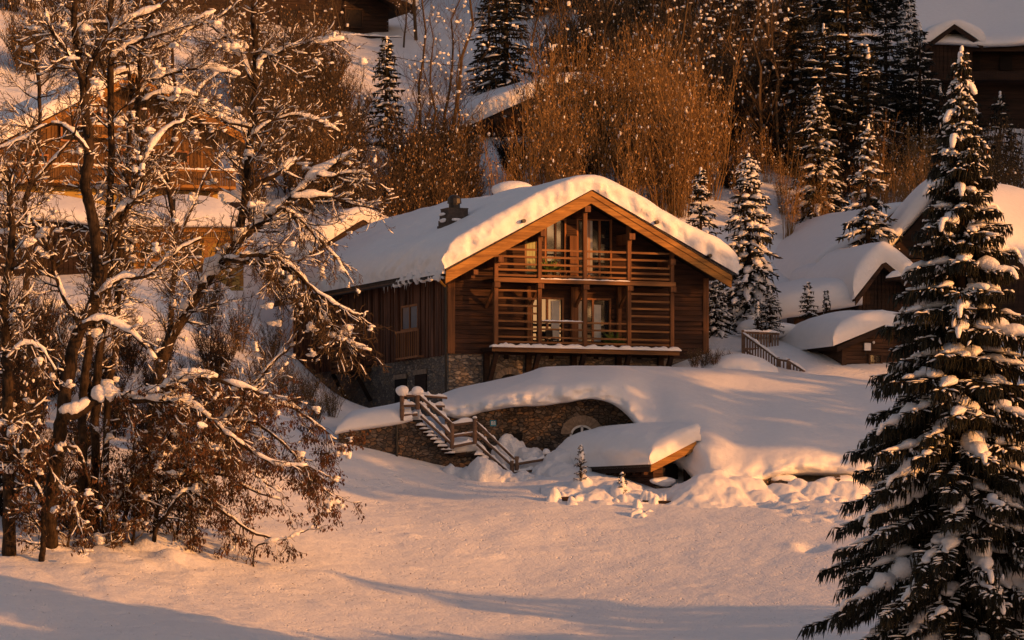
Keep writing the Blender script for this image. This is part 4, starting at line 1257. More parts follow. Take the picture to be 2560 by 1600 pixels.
def add_balcony(f, root, xa, xb, yt, yb, d, mat='orange', snow=True, seed=1):
    r_ = random.Random(seed)
    p, q = f.front(xa, yt, d), f.front(xb, yb, d)
    p2 = f.front(xa, yb, d)
    m = MB(); m.box(p.x, q.x, -d, -.05, p2.z - .1, p2.z + .05); b = m.build('balcony', M['orange_beam' if mat == 'orange' else 'dark'], root)
    m = MB(); boards_v(m, p.x, q.x, -d + .02, p.z, p2.z + .05, r_, (.12, .16), (.03, .05)); m.build('railing', M[mat], b)
    m = MB(); m.box(p.x - .03, q.x + .03, -d - .09, -d + .03, p.z, p.z + .09); m.build('handrail', M['orange_beam' if mat == 'orange' else 'dark'], b)
    if snow: snow_strip([(p.x, -d - .03, p.z + .09), (q.x, -d - .03, p.z + .09)], .16, .10, r_, .2, .5).build('rail_snow', M['snow'], b, True)

# chalet behind the bare trees on the left
f1, lc, rz1, A1, W1 = simple_house('chalet', 'orange boarded chalet behind the bare trees, yellow plaster below its long balcony', -40, 234.0, 700, 22.0, (333, 182), (-75, 400), (612, 336), 1.3, 548, 16, .62,
    dict(wall='orange', barge='orange_beam'), seed=31, plaster_py=462, bh=.45, snow_kw=dict(rl=.6, rr_=.6))
add_balcony(f1, lc, 40, 590, 413, 449, 1.3)
add_window(f1, lc, 150, 212, 310, 356); add_window(f1, lc, 232, 256, 277, 312); add_window(f1, lc, 60, 120, 384, 412)
add_window(f1, lc, 330, 372, 270, 318); add_window(f1, lc, 300, 340, 372, 412); add_window(f1, lc, 420, 470, 376, 412)
m = MB()
for px in (60, 340, 520):
    p = f1.front(px, 460); m.beam((p.x, -1.3, p.z + .1), (p.x, -.05, p.z - .9), .16, .16); 
    m.build('brace', M['orange_beam'], lc); m = MB()
add_balcony(f1, lc, 226, 300, 316, 338, .7, seed=5)

# sunlit timber pavilion in front of it
pv = empty('pavilion', P(500, 690, 229)); tag(pv, 'bright orange timber pavilion with a low snow roof in front of the boarded chalet', 'pavilion')
o0 = pv.location.copy()
def pvP(px, py, Y): return P(px, py, Y) - o0
m = MB(); a, b = pvP(330, 574, 228.6), pvP(612, 574, 228.6)
m.box(a.x, b.x, a.y, a.y + .1, a.z - .12, a.z + .1); m.box(a.x + .3, b.x - .2, a.y + .12, a.y + .3, a.z - .62, a.z - .38); m.build('beam', M['orange_beam'], pv)
m = MB(); boards_v(m, a.x + .1, b.x - .1, a.y + .12, a.z - .12, a.z - .36, rng, (.09, .12), (.02, .04)); m.build('valance', M['orange'], pv)
m = MB(); m.prism([(a.x - .1, a.y - .05, a.z + .1), (b.x + .1, a.y - .05, a.z + .1), (b.x + .1, a.y + 3.6, a.z + 1.5), (a.x - .1, a.y + 3.6, a.z + 1.5)], (0, 0, .12)); rf = m.build('roof', M['dark'], pv)
rws = []
for (dy, pix) in ((228.9, ((318, 566), (400, 566), (470, 567), (540, 567), (618, 567))), (228.35, ((316, 564), (400, 565), (470, 566), (540, 566), (622, 566))), (228.4, ((318, 548), (400, 546), (470, 546), (540, 548), (622, 553))), (229.0, ((326, 532), (400, 524), (470, 520), (545, 524), (612, 542))), (231, ((334, 512), (400, 498), (460, 492), (540, 500), (596, 525))), (232.5, ((340, 508), (400, 490), (450, 486), (530, 494), (584, 520))), (234, ((340, 520), (400, 510), (450, 506), (530, 510), (580, 530)))):
    rws.append([pvP(x, y, dy) for x, y in pix])
m = MB(); m.grid(loft(rws, 6, 8)); m.build('roof_snow', M['snow'], rf, True)
for px in (345, 392, 452, 515, 575, 604):
    t_ = pvP(px, 598, 228.75); bo = pvP(px, 692, 228.75)
    m = MB(); m.box(t_.x - .09, t_.x + .09, t_.y - .09, t_.y + .09, bo.z - .5, t_.z); pp = m.build('post', M['orange_beam'], pv)
    m = MB(); m.beam((t_.x + .5, t_.y, t_.z + .02), (t_.x, t_.y, t_.z - .6), .1, .1); m.build('brace', M['orange_beam'], pp)
m = MB(); a, b = pvP(335, 600, 231.2), pvP(608, 700, 231.2); m.box(a.x, b.x, a.y, a.y + .2, b.z - .5, a.z + .6); m.build('back_wall', M['yellow'], pv)
m = MB(); w0_ = pvP(470, 612, 231.15); w1__ = pvP(505, 650, 231.15); m.box(w0_.x, w1__.x, w0_.y - .03, w0_.y + .04, w1__.z, w0_.z); m.build('window', M['glass'], pv)
m = MB(); a, b = pvP(352, 650, 228.6), pvP(604, 686, 228.6)
for k in range(4):
    z = b.z + (a.z - b.z) * k / 3; m.box(a.x, b.x, a.y - .03, a.y + .03, z - .07, z + .07)
m.build('railing', M['orange_beam'], pv)
# dark post beside the pavilion
m = MB(); p = P(434, 498, 228.2); q = P(434, 566, 228.2); m.box(p.x - .09, p.x + .09, p.y - .09, p.y + .09, q.z, p.z); m.build('chimney_pipe', M['metal'], pv).location = -o0

# barn roof behind the big chalet, seen left of it
f2, bn, rzb, Ab, Wb = simple_house('barn', 'dark boarded barn with a long snow roof behind the left end of the big chalet', 735, 242.0, 810, 22.0, (905, 548), (700, 686), (1060, 650), .8, 1040, 15, .9,
    dict(wall='board', barge='dark'), 'barn', 33, bh=.4)

# large dark chalet high on the slope at the left
f3, dc, rz3, A3, W3 = simple_house('chalet', 'large dark chalet high on the slope behind the trees, cropped by the top edge', 190, 296.0, 150, 22.0, (600, -210), (120, 0), (1040, 20), 1.6, 972, 12, .7,
    dict(wall='dark', barge='dark'), seed=35, board='h')
add_balcony(f3, dc, 640, 1003, 80, 112, 1.5, 'dark')
for x in (330, 520, 700, 860): add_window(f3, dc, x, x + 46, 20, 72, mat='dark')
for x in (700, 800, 930):
    p = f3.front(x, 108, 1.4); m = MB(); m.beam((p.x, -1.4, p.z), (p.x, -.05, p.z - 1.1), .2, .2); m.build('brace', M['dark'], dc)

# chalet roof half hidden by the golden scrub
f4, mc, rz4, A4, W4 = simple_house('chalet', 'half hidden chalet behind golden scrub, only its rounded snow gable showing', 1210, 268.0, 420, 22.0, (1436, 196), (1178, 314), (1566, 252), 1.2, 1545, 12, .72,
    dict(wall='log', barge='dark'), seed=36, board='h', snow_kw=dict(soft=1.6))


def dormer(root, o0, px, Y, th, apex, lend, rend, base_py, dov, L, T, wall='dark', barge='dark', seed=1, kw=None, bh=.3, name='dormer'):
    """gabled dormer as a part of a house whose root stands unrotated at o0"""
    f = Frame(px, Y, 0.0, th)
    d = empty(name, f.C - o0, f.th); d.parent = root
    A = f.front(*apex, dov); Lf = f.front(*lend, dov); Rt = f.front(*rend, dov); r_ = random.Random(seed)
    kl = (A.z - Lf.z) / (A.x - Lf.x); kr = (A.z - Rt.z) / (Rt.x - A.x)
    rz = lambda x: A.z - (kl * (A.x - x) if x < A.x else kr * (x - A.x))
    zb = f.front(apex[0], base_py).z; x0 = Lf.x + .45; x1 = Rt.x - .45
    m = MB(); m.prism([(x0, 0, zb), (x1, 0, zb), (x1, 0, rz(x1) - .1), (A.x, 0, A.z - .1), (x0, 0, rz(x0) - .1)], (0, L, 0))
    boards_v(m, x0, x1, 0, lambda x: rz(x) - .12, zb, r_, (.18, .26), (.02, .06))
    m.build('dormer_wall', M[wall], d)
    m = MB(); gable_roof(m, Lf.x, Rt.x, A.x, Lf.z, Rt.z, A.z, -dov, L, .1)
    for (xa, za, xb, zb_) in ((Lf.x, Lf.z, A.x, A.z), (Rt.x, Rt.z, A.x, A.z)):
        m.prism([(xa, -dov - .06, za - .02), (xb, -dov - .06, zb_ - .02), (xb, -dov - .06, zb_ - bh), (xa, -dov - .06, za - bh)], (0, .08, 0))
    m.build('dormer_roof', M[barge], d)
    k_ = dict(rl=.5, rr_=.5, rf=.3, rb=.2, soft=.7, step=.22, amp=.05, rough=.08, seed=seed, bulge=.14); k_.update(kw or {})
    gable_snow(Lf.x - .12, Rt.x + .12, A.x, Lf.z, Rt.z, A.z, -dov - .1, L, T, **k_).build('dormer_snow', M['snow'], d, True)
    return f, d
def snow_loft(root, o0, rows, name='roof_snow', nu=5, nv=7, amp=.05, mat='snow'):
    m = MB()
    g = np.array([[tuple(p - o0) for p in r] for r in loft([[P(x, y, Y) for x, y in pix] for Y, pix in rows], nu, nv)])
    g[..., 2] += amp * fbm(g[..., 0] / 1.1, g[..., 1] / 1.1, 6, 3)
    m.grid(g.tolist()); return m.build(name, M[mat], root, True)

# low dark shed left of the pavilion
o8 = P(140, 690, 228); ls = empty('shed', o8); tag(ls, 'low dark shed left of the orange pavilion under a shaded snow roof', 'shed')
snow_loft(ls, o8, [(227.4, ((-120, 546), (20, 548), (120, 552), (220, 562), (318, 580))), (226.8, ((-124, 542), (20, 544), (120, 548), (220, 558), (322, 576))), (226.9, ((-120, 522), (20, 524), (120, 528), (220, 540), (316, 562))), (227.6, ((-112, 506), (20, 506), (120, 510), (220, 524), (308, 550))), (230, ((-100, 484), (20, 482), (120, 488), (220, 504), (300, 532))), (232, ((-100, 480), (20, 478), (120, 484), (220, 500), (296, 530)))])
m = MB(); a, b = P(-140, 552, 227.8) - o8, P(318, 720, 227.8) - o8; boards_v(m, a.x, b.x, a.y, a.z, b.z, rng, (.18, .28), (.02, .06)); m.box(a.x, b.x, a.y + .02, a.y + 4, b.z, a.z); m.build('wall', M['dark'], ls)
m = MB(); a, b = P(-140, 556, 226.9) - o8, P(330, 590, 226.9) - o8; m.prism([(a.x, a.y, a.z), (b.x, a.y, b.z), (b.x, a.y, b.z - .2), (a.x, a.y, a.z - .2)], (0, .12, 0)); m.build('eave_board', M['dark'], ls)

# chalet in shade at the upper right
o5 = P(2420, 340, 286); tc = empty('chalet', o5); tag(tc, 'shaded dark chalet with a broad snow roof and one dormer in the upper right corner', 'chalet')
snow_loft(tc, o5, [(282.6, ((2284, 112), (2380, 116), (2470, 120), (2570, 114), (2720, 108))), (281.0, ((2280, 106), (2380, 110), (2470, 116), (2570, 110), (2720, 104))), (281.2, ((2280, 84), (2380, 92), (2470, 96), (2570, 90), (2720, 84))), (283.5, ((2284, 56), (2380, 62), (2470, 66), (2570, 58), (2720, 50))), (288, ((2290, 0), (2380, 0), (2470, 0), (2570, -6), (2720, -10))), (296, ((2300, -90), (2380, -90), (2470, -90), (2570, -90), (2720, -90)))])
m = MB(); a, b = P(2322, 118, 282.8) - o5, P(2760, 350, 282.8) - o5
boards_h(m, a.x, b.x, a.y, b.z - 3, a.z, rng, (.2, .3), (.02, .08)); m.box(a.x, b.x, a.y + .02, a.y + 12, b.z - 3, a.z); m.build('wall', M['dark'], tc)
m = MB(); a, b = P(2282, 110, 281.6) - o5, P(2740, 124, 281.6) - o5; m.box(a.x, b.x, a.y, a.y + 3, b.z - .1, a.z - .02); m.build('roof', M['dark'], tc)
dormer(tc, o5, 2330, 281.4, 8, (2386, 60), (2312, 116), (2458, 112), 200, .8, 5.5, .62, 'dark', seed=51, kw=dict(soft=.9))
m = MB(); a, b = P(2330, 178, 281.2) - o5, P(2700, 200, 281.2) - o5; m.box(a.x, b.x, a.y, a.y + 1.3, b.z, b.z + .15); boards_v(m, a.x, b.x, a.y, a.z, b.z, rng, (.14, .2), (.02, .05)); m.build('balcony', M['dark'], tc)
for x in (2360, 2420, 2500):
    m = MB(); a, b = P(x, 140, 282.7) - o5, P(x + 30, 176, 282.7) - o5; m.box(a.x, b.x, a.y - .1, a.y + .05, b.z, a.z); m.build('window', M['void'], tc)

# barn with the wide white roof on the right, its front edge lit
f6 = Frame(2062, 240.0, (HOR - 780) * 240.0 / FPX, 22.0)
bb = f6.root('barn'); tag(bb, 'barn with a wide smooth snow roof right of the big chalet', 'barn')
A = f6.front(2246, 520, .8); Lf = f6.front(2036, 688, .8); Rt = f6.front(2480, 690, .8)
kl = (A.z - Lf.z) / (A.x - Lf.x)
m = MB(); m.prism([(.1, 0, -3), (Rt.x - .5, 0, -3), (Rt.x - .5, 0, Rt.z - .2), (A.x, 0, A.z - .2), (.1, 0, A.z - kl * (A.x - .1) - .2)], (0, 18, 0)); m.build('wall', M['hut'], bb)
m = MB(); gable_roof(m, Lf.x, Rt.x, A.x, Lf.z, Rt.z, A.z, -.8, 19, .14); rf = m.build('roof', M['dark'], bb)
m = MB()
for (xa, za, xb, zb_) in ((Lf.x, Lf.z, A.x, A.z), (Rt.x, Rt.z, A.x, A.z)):
    m.prism([(xa, -.86, za - .02), (xb, -.86, zb_ - .02), (xb, -.86, zb_ - .35), (xa, -.86, za - .35)], (0, .09, 0))
m.build('bargeboard', M['beam'], rf)
gable_snow(Lf.x - .15, Rt.x + .1, A.x, Lf.z, Rt.z, A.z, -.95, 19.2, .55, rl=.6, rr_=.6, rf=.25, rb=.8, soft=.8, step=.4, amp=.04, rough=.1, seed=61, bulge=.1).build('roof_snow', M['snow'], rf, True)

# house with dormers in front of it
o7 = P(2300, 830, 232); hb = empty('chalet', o7); tag(hb, 'dark chalet behind the tall spruce, two dormers under bulging snow caps', 'chalet')
snow_loft(hb, o7, [(229.2, ((1842, 806), (1900, 806), (1975, 794), (2060, 778), (2110, 771), (2152, 764))), (228.3, ((1836, 800), (1900, 803), (1975, 792), (2060, 775), (2110, 768), (2156, 760))),
                   (228.1, ((1834, 780), (1900, 772), (1975, 758), (2060, 738), (2110, 731), (2156, 726))), (228.8, ((1842, 758), (1902, 744), (1975, 728), (2060, 708), (2110, 701), (2152, 700))),
                   (231.5, ((1872, 738), (1920, 722), (1985, 706), (2070, 690), (2115, 682), (2160, 676))), (236, ((1890, 728), (1935, 712), (1998, 698), (2080, 680), (2125, 664), (2172, 652))), (238, ((1890, 734), (1935, 722), (1998, 706), (2080, 690), (2125, 674), (2172, 662)))], amp=.05)
m = MB(); a, b = P(1985, 770, 229.4) - o7, P(2300, 900, 229.4) - o7; boards_h(m, a.x, b.x, a.y, b.z, a.z + .2, rng, (.2, .3), (.02, .06)); m.box(a.x, b.x, a.y + .03, a.y + 6, b.z, a.z + .1); m.build('wall', M['hut'], hb)
m = MB(); a, b = P(2150, 700, 231.0) - o7, P(2800, 900, 231.0) - o7; m.box(a.x, b.x, a.y, a.y + 8, b.z, a.z + 1); boards_v(m, a.x, b.x, a.y, a.z + 1, b.z, rng, (.2, .3), (.02, .06)); m.build('wall', M['dark'], hb)
dormer(hb, o7, 2150, 228.6, 22, (2208, 652), (2138, 748), (2290, 724), 840, .6, 5, 1.05, 'dark', 'hut', seed=71, kw=dict(soft=.45, rl=.3, rr_=.6, rough=.05))
dormer(hb, o7, 2062, 233.5, 22, (2120, 664), (2054, 700), (2180, 676), 730, .3, 3, .62, 'hut', 'hut', seed=72, kw=dict(soft=1.4, rl=.6, rr_=.6, rough=.05), bh=.16)
m = snow_strip([P(2215, 696, 227.6) - o7, P(2252, 690, 227.6) - o7], .4, .28, rng); sl = MB(); a, b = P(2214, 699, 227.8) - o7, P(2330, 694, 227.8) - o7; sl.box(a.x, b.x, a.y - .1, a.y + .9, b.z - .12, b.z - .02); le_ = sl.build('ledge', M['dark'], hb); m.build('ledge_snow', M['snow'], le_, True)
# main roof rising behind with its thick snow edge
snow_loft(hb, o7, [(233.4, ((2212, 640), (2250, 596), (2290, 552), (2330, 506), (2352, 482))), (232.7, ((2208, 634), (2246, 590), (2286, 546), (2326, 500), (2348, 474))), (232.8, ((2192, 622), (2230, 578), (2272, 530), (2312, 484), (2338, 452))), (233.6, ((2184, 612), (2222, 566), (2262, 518), (2302, 472), (2332, 440))), (237, ((2176, 604), (2214, 560), (2252, 512), (2294, 466), (2330, 438))), (241, ((2170, 610), (2206, 570), (2246, 520), (2288, 476), (2326, 450)))], amp=.04)
m = MB(); a = [P(x, y, 233.0) - o7 for x, y in ((2216, 640), (2356, 480), (2500, 640), (2500, 800), (2216, 800))]; m.prism(a, (0, 8, 0)); m.build('gable_wall', M['dark'], hb)
snow_loft(hb, o7, [(231.6, ((2330, 470), (2420, 560), (2500, 640), (2600, 700), (2760, 760))), (231.0, ((2332, 462), (2422, 548), (2504, 626), (2600, 690), (2760, 750))), (231.1, ((2336, 448), (2428, 520), (2510, 590), (2600, 655), (2760, 720))), (232.5, ((2342, 436), (2440, 492), (2520, 540), (2610, 580), (2760, 640))), (238, ((2346, 432), (2460, 452), (2540, 470), (2620, 500), (2760, 540))), (242, ((2350, 440), (2460, 462), (2540, 480), (2620, 510), (2760, 550)))], amp=.06)
m = MB(); a, b = P(2205, 628, 231.2) - o7, P(2420, 646, 231.2) - o7; m.box(a.x, b.x, a.y - .4, a.y + 2, b.z, a.z); m.build('roof', M['dark'], hb)
# ------------------------------------------------------------------ bare trees heavy with snow
class BareTree:
    def __init__(self, seed, leafy=0.0, leaf_below=99.0, snowy=1.0):
        self.w = MB(); self.t = MB(); self.s = MB(); self.l = MB()
        self.r = random.Random(seed); self.leafy = leafy; self.leaf_below = leaf_below; self.snowy = snowy; self.o = Vector((0, 0, 0))
        self.tips = 0
    def cap(self, pts, rad, prob, kmin=2, kmax=6, thick=1.0):
        """snow lying on top of stretches of a branch"""
        r = self.r; i = 0; n = len(pts)
        while i < n - 1:
            if r.random() < prob:
                k = min(r.randint(kmin, kmax), n - 1 - i)
                seg = pts[i:i + k + 1]
                d = (seg[-1] - seg[0]); L = d.length
                steep = abs(d.z) / max(L, 1e-4)
                if steep < .93:
                    base = rad[min(i, len(rad) - 1)]
                    hh = (base * .85 + .026) * thick * r.uniform(.7, 1.35) * (1.15 - steep * .6)
                    path = []; rr = []
                    m = len(seg)
                    for q in range(m):
                        e = math.sin(math.pi * (q + .55) / (m + .1))
                        path.append(seg[q] + Vector((0, 0, base * .55 + hh * .45)))
                        rr.append(max(.012, (hh * .9 + base * .25) * (.35 + .65 * e) * r.uniform(.6, 1.35)))
                    self.s.tube(path, rr, 6, 0, 1.0)
                i += k
            i += 1
    def puff(self, p, size):
        r = self.r
        k = r.randint(2, 3)
        d = Vector((r.gauss(0, 1), r.gauss(0, 1), r.gauss(0, .8))).normalized()
        for i in range(k):
            q = p + d * size * (i - (k - 1) / 2) * r.uniform(.7, 1.1)
            s_ = size * r.uniform(.5, .95)
            self.s.blob((q.x, q.y, q.z + size * .25), s_, r, scale=(r.uniform(.7, 1.5), r.uniform(.7, 1.3), r.uniform(.45, .9)), jit=.36, lvl=2 if size > .11 else 1)
    def leaves(self, p, n, spread=.16):
        r = self.r
        for _ in range(n):
            a = r.random() * 6.283; L = r.uniform(.10, .2); w = L * r.uniform(.16, .3)
            q = p + Vector((r.uniform(-1, 1), r.uniform(-1, 1), r.uniform(-.6, .3))) * spread
            d = Vector((math.cos(a) * .45, math.sin(a) * .45, -r.uniform(.5, 1))).normalized() * L
            s = Vector((-math.sin(a), math.cos(a), r.uniform(-.4, .4))) * w
            b = d.cross(s).normalized() * w * .4
            self.l.add([tuple(q), tuple(q + d * .5 + s + b), tuple(q + d), tuple(q + d * .5 - s + b)], [(0, 1, 2), (0, 2, 3)])
    def grow(self, p, d, L, r0, lvl, curl=.10, up=0.0, dens=1.0, wob=.16):
        r = self.r
        step = max(.09, L / 9 if lvl < 3 else L / 5)
        n = max(3, int(L / step)); step = L / n
        pts = [p.copy()]; d = d.normalized()
        for i in range(n):
            d = d + Vector((r.gauss(0, wob), r.gauss(0, wob), r.gauss(0, wob) + curl * (i / n - .25 + up) + (.05 if lvl == 3 else 0)))
            d.normalize(); p = p + d * step; pts.append(p.copy())
        rad = [max(.0085, r0 * (1 - .75 * i / n)) for i in range(n + 1)]
        (self.w if r0 > .03 else self.t).tube(pts, rad, 6 if r0 > .05 else (4 if r0 > .014 else 3), 0, 1.0, False)
        if lvl <= 2 and r0 > .008:
            self.cap(pts, rad, (.5, .36, .22)[min(lvl, 2)] * self.snowy, 2, 5, .62)
        if r.random() < (.016 if lvl >= 2 else .08) * self.snowy:
            self.puff(pts[r.randint(n // 3, n)], r.choice((.05, .06, .08, .10, .13, .19)) * (1.2 if lvl < 2 else .8))
        if self.leafy and lvl >= 2 and p.z < self.leaf_below and r.random() < self.leafy:
            for q in pts[n // 2::2]:
                if r.random() < .8: self.leaves(q, r.randint(2, 5))
        if lvl < 3:
            cnt = int(dens * L * (2.3 if lvl == 0 else 4.8 if lvl == 1 else 6.6) + r.random())
            for _ in range(cnt):
                f = r.uniform(.15, .98); i = min(n - 1, int(f * n))
                tan = (pts[i + 1] - pts[i]).normalized()
                side = tan.orthogonal().normalized(); side.rotate(Matrix.Rotation(r.random() * 6.283, 3, tan))
                nd = tan * r.uniform(.5, .9) + side * r.uniform(.5, .9) + Vector((0, 0, .12 + up * .3))
                self.grow(pts[i].lerp(pts[i + 1], r.random()), nd, L * r.uniform(.28, .62) * (1.15 - .5 * f), rad[i] * r.uniform(.4, .65), lvl + 1, curl, up, dens, wob)
    def limb(self, pix, Y, w0, w1, twig=1.0, L=(1.0, 2.4), f0=.2, curl=.10, up=0.0, snow=1.0, thick=1.0, steep_snow=0.0):
        """a limb traced through picture points at about distance Y; widths in picture pixels"""
        if pix[0][1] > 1280: pix = [(pix[0][0] - 4, pix[0][1] + 90), (pix[0][0] - 1, pix[0][1] + 30)] + list(pix[1:])
        pts = [P(c[0], c[1], Y + (c[2] if len(c) > 2 else 0)) for c in pix]
        path = catmull(pts, 5); n = len(path); k = Y / FPX / 2
        r = self.r
        path = [q + Vector((r.gauss(0, .018), r.gauss(0, .03), r.gauss(0, .018))) for q in path]
        rad = [(w0 + (w1 - w0) * i / (n - 1)) * k * (1 + .06 * math.sin(i * 1.9)) for i in range(n)]
        self.w.tube(path, rad, 9, 0, 1.0)
        if snow: self.cap(path, rad, .85 * snow, 4, 14, thick)
        tot = sum((path[i + 1] - path[i]).length for i in range(n - 1))
        cnt = int(tot * 3.1 * twig)
        for _ in range(cnt):
            f = r.uniform(f0, 1.0); i = min(n - 2, int(f * (n - 1)))
            tan = (path[i + 1] - path[i]).normalized()
            side = tan.orthogonal().normalized(); side.rotate(Matrix.Rotation(r.random() * 6.283, 3, tan))
            nd = tan * r.uniform(.3, .9) + side * r.uniform(.6, 1.0) + Vector((0, -.1, .10 + up))
            self.grow(path[i].lerp(path[i + 1], r.random()), nd, r.uniform(*L) * (1.15 - .45 * f), max(.018, min(rad[i] * .55, .05)) * r.uniform(.6, 1.0), 1, curl, up)
            if r.random() < .03 * snow: self.puff(path[i] + Vector((0, 0, rad[i])), r.uniform(.10, .26))
    def finish(self, name, label, base, cat='tree', group=None):
        root = empty(name, base); tag(root, label, cat, group)
        for mb, nm, mt, sm in ((self.w, 'stems' if cat == 'shrub' else 'trunk', 'bark', True), (self.t, 'twigs', 'twig', False), (self.s, 'branch_snow', 'puff', True), (self.l, 'leaves', 'leaf', False)):
            kd = 'stuff' if nm in ('branch_snow', 'leaves', 'twigs', 'stems') else None
            if mb.f:
                v = np.array(mb.v) - np.array(base); mb.v = v.tolist()
                adopt(root, tag(mb.build(nm, M[mt], root, sm), kind=kd))
        return root

G = 'snowy bare trees at the edge of the meadow'
# the tall tree with the long dark trunk
t = BareTree(1, .25, 8.5)
t.limb([(128,1405),(126,1271),(143,1117),(158,1027),(178,896),(208,807),(238,745),(243,640),(227,529),(212,460),(222,370),(212,265)], 178, 40, 24, .55, (.9, 2.2), .35, snow=.5)
t.limb([(212,270),(201,159),(186,79),(190,-40)], 178, 22, 14, 1.0, (1, 2.2), snow=.5)
t.limb([(214,250),(228,159),(254,116),(286,74),(330,48),(400,20)], 178, 18, 7, 1.3, (1, 2.2), thick=1.7)
t.limb([(208,200),(160,120),(120,60),(110,-30)], 177, 12, 6, 1.2, (1, 2))
t.limb([(222,380),(180,330),(130,310),(60,345),(-20,380)], 177, 11, 5, 1.3, (1, 2.2))
t.limb([(158,1040),(196,1036),(238,1003),(280,995),(333,1000),(381,990),(428,962),(488,942),(560,955),(655,985)], 176.5, 24, 8, 1.5, (1.0, 2.3), .3, curl=.22, up=-.25, snow=1.3, thick=1.9)
t.limb([(333,1004),(417,1003),(476,1015),(536,1057),(595,1105),(690,1160),(770,1165)], 176.2, 13, 4, 1.6, (1.0, 2.2), .1, curl=.3, up=-.45, thick=1.4)
t.limb([(143,1130),(160,1118),(196,1130),(212,1170),(226,1230)], 176.8, 12, 5, 1.0, (.7, 1.5), thick=1.5, up=-.2)
t.limb([(205,820),(150,720),(120,620),(90,560),(40,520)], 177.5, 14, 6, 1.4, (1, 2.2))
t.limb([(240,745),(300,700),(370,690),(420,640),(500,600)], 176.8, 11, 5, 1.5, (1, 2.2), thick=1.6)
t.limb([(200,815),(255,800),(330,836),(390,900)], 176.3, 12, 5, 1.2, (.9, 1.8), thick=1.7, up=-.2)
t.finish('bare_tree', 'tallest bare tree at the left, single dark trunk and one long snow laden low limb', P(128, 1400, 178), group=G)
# the pair of straight stems behind it
t = BareTree(2, .2, 8.0)
t.limb([(205,1300),(206,1176),(208,997),(217,908),(232,800),(255,700),(268,600),(278,430),(277,238),(276,106),(280,-40)], 180, 26, 15, .6, (1, 2.2), .4, snow=.4)
t.limb([(240,1290),(238,1057),(246,908),(258,819),(272,714),(290,600),(330,480),(380,420)], 180.5, 27, 10, .9, (1, 2.2), .35, thick=1.6)
t.limb([(278,238),(262,180),(240,130)], 180, 10, 5, 1.2)
t.limb([(277,150),(330,110),(400,85),(470,60),(540,30)], 180, 12, 4, 1.5, (1, 2.4), thick=1.4)
t.limb([(290,600),(320,520),(338,440),(350,380),(360,310)], 180, 15, 7, 1.6, (1, 2), thick=1.6)
t.limb([(270,560),(310,520),(352,470),(360,400),(410,330),(470,300)], 179.4, 14, 6, 1.6, (1, 2), thick=1.8)
t.finish('bare_tree', 'pair of straight dark stems rising close together behind the tallest bare tree', P(222, 1300, 180.2), group=G)
# the leaning tree with the thick snow covered limb
t = BareTree(3, .12, 7.5)
t.limb([(345,1320),(352,1240),(368,1140),(381,1057),(400,930),(430,840),(476,767),(508,714),(555,651),(608,592),(677,534),(730,497),(793,439),(889,386)], 183, 44, 10, .9, (1.1, 2.6), .4, snow=1.4, thick=2.0)
t.limb([(600,600),(610,520),(630,470),(700,430),(740,400)], 183, 20, 7, 1.2, (1, 2.2), thick=2.0)
t.limb([(592,605),(612,500),(625,344),(641,200),(636,80),(630,-40)], 184, 22, 13, 1.0, (1, 2.4), .25)
t.limb([(641,200),(652,153),(700,130),(783,108),(860,100)], 184, 12, 4, 1.4, (1, 2.2), thick=1.6)
t.limb([(640,240),(600,130),(560,90),(520,60)], 184, 9, 4, 1.4, (1, 2.2), thick=1.4)
t.limb([(626,340),(690,300),(760,290),(850,330)], 183.6, 9, 4, 1.5, (1, 2.2), thick=1.4)
t.limb([(628,320),(560,300),(480,260),(400,250)], 183.4, 9, 4, 1.5, (1, 2.2), thick=1.4)
t.limb([(560,652),(620,655),(700,668),(760,700),(810,790),(860,850),(930,880)], 182, 14, 4, 1.8, (1.0, 2.2), .1, curl=.3, up=-.4, thick=1.2)
t.limb([(600,640),(660,640),(720,660),(780,720),(850,770),(900,790)], 181.5, 12, 4, 1.8, (1.0, 2.2), .1, curl=.3, up=-.35, thick=1.0)
t.limb([(700,520),(740,540),(790,590),(835,640),(870,690)], 182.5, 12, 4, 1.7, (.9, 2.0), .1, curl=.28, up=-.35, thick=1.2)
t.limb([(730,497),(800,490),(880,510),(960,525)], 182.5, 9, 3, 1.8, (.9, 1.9), .1, curl=.2, up=-.1, thick=1.2)
t.limb([(793,439),(840,440),(890,430),(930,445)], 182.5, 8, 3, 1.6, (.9, 1.9), .1, thick=1.5)
t.finish('bare_tree', 'leaning bare tree whose thick limb under a deep snow ridge reaches towards the big chalet', P(345, 1330, 183), group=G)
# the arching smaller trees in front
t = BareTree(4, .30, 9.0)
t.limb([(286,1362),(290,1265),(333,1206),(375,1160),(417,1146),(470,1170),(520,1215)], 180, 20, 6, 1.1, (1.0, 2.2), .25, curl=.25, up=-.3, thick=1.5)
t.limb([(298,1372),(312,1290),(345,1200),(400,1120),(450,1060),(520,1010)], 180.5, 15, 5, 1.1, (1, 2.2), .25, thick=1.5)
t.limb([(417,1146),(450,1120),(500,1110),(560,1130),(640,1190),(700,1230)], 179.5, 9, 3, 1.15, (.9, 2.0), .1, curl=.3, up=-.4)
t.finish('bare_tree', 'small arching tree with brown hanging leaves between the leaning tree and the meadow', P(290, 1368, 180), group=G)
t = BareTree(5, .32, 9.0)
t.limb([(387,1352),(393,1265),(411,1206),(470,1140),(520,1080),(590,1020),(660,950)], 181.5, 17, 5, 1.15, (1, 2.3), .2, curl=.2, thick=1.5)
t.limb([(390,1300),(417,1283),(458,1232),(500,1240),(571,1290),(631,1331),(696,1349)], 179.5, 12, 5, 1.1, (1, 2.0), .2, curl=.25, up=-.45)
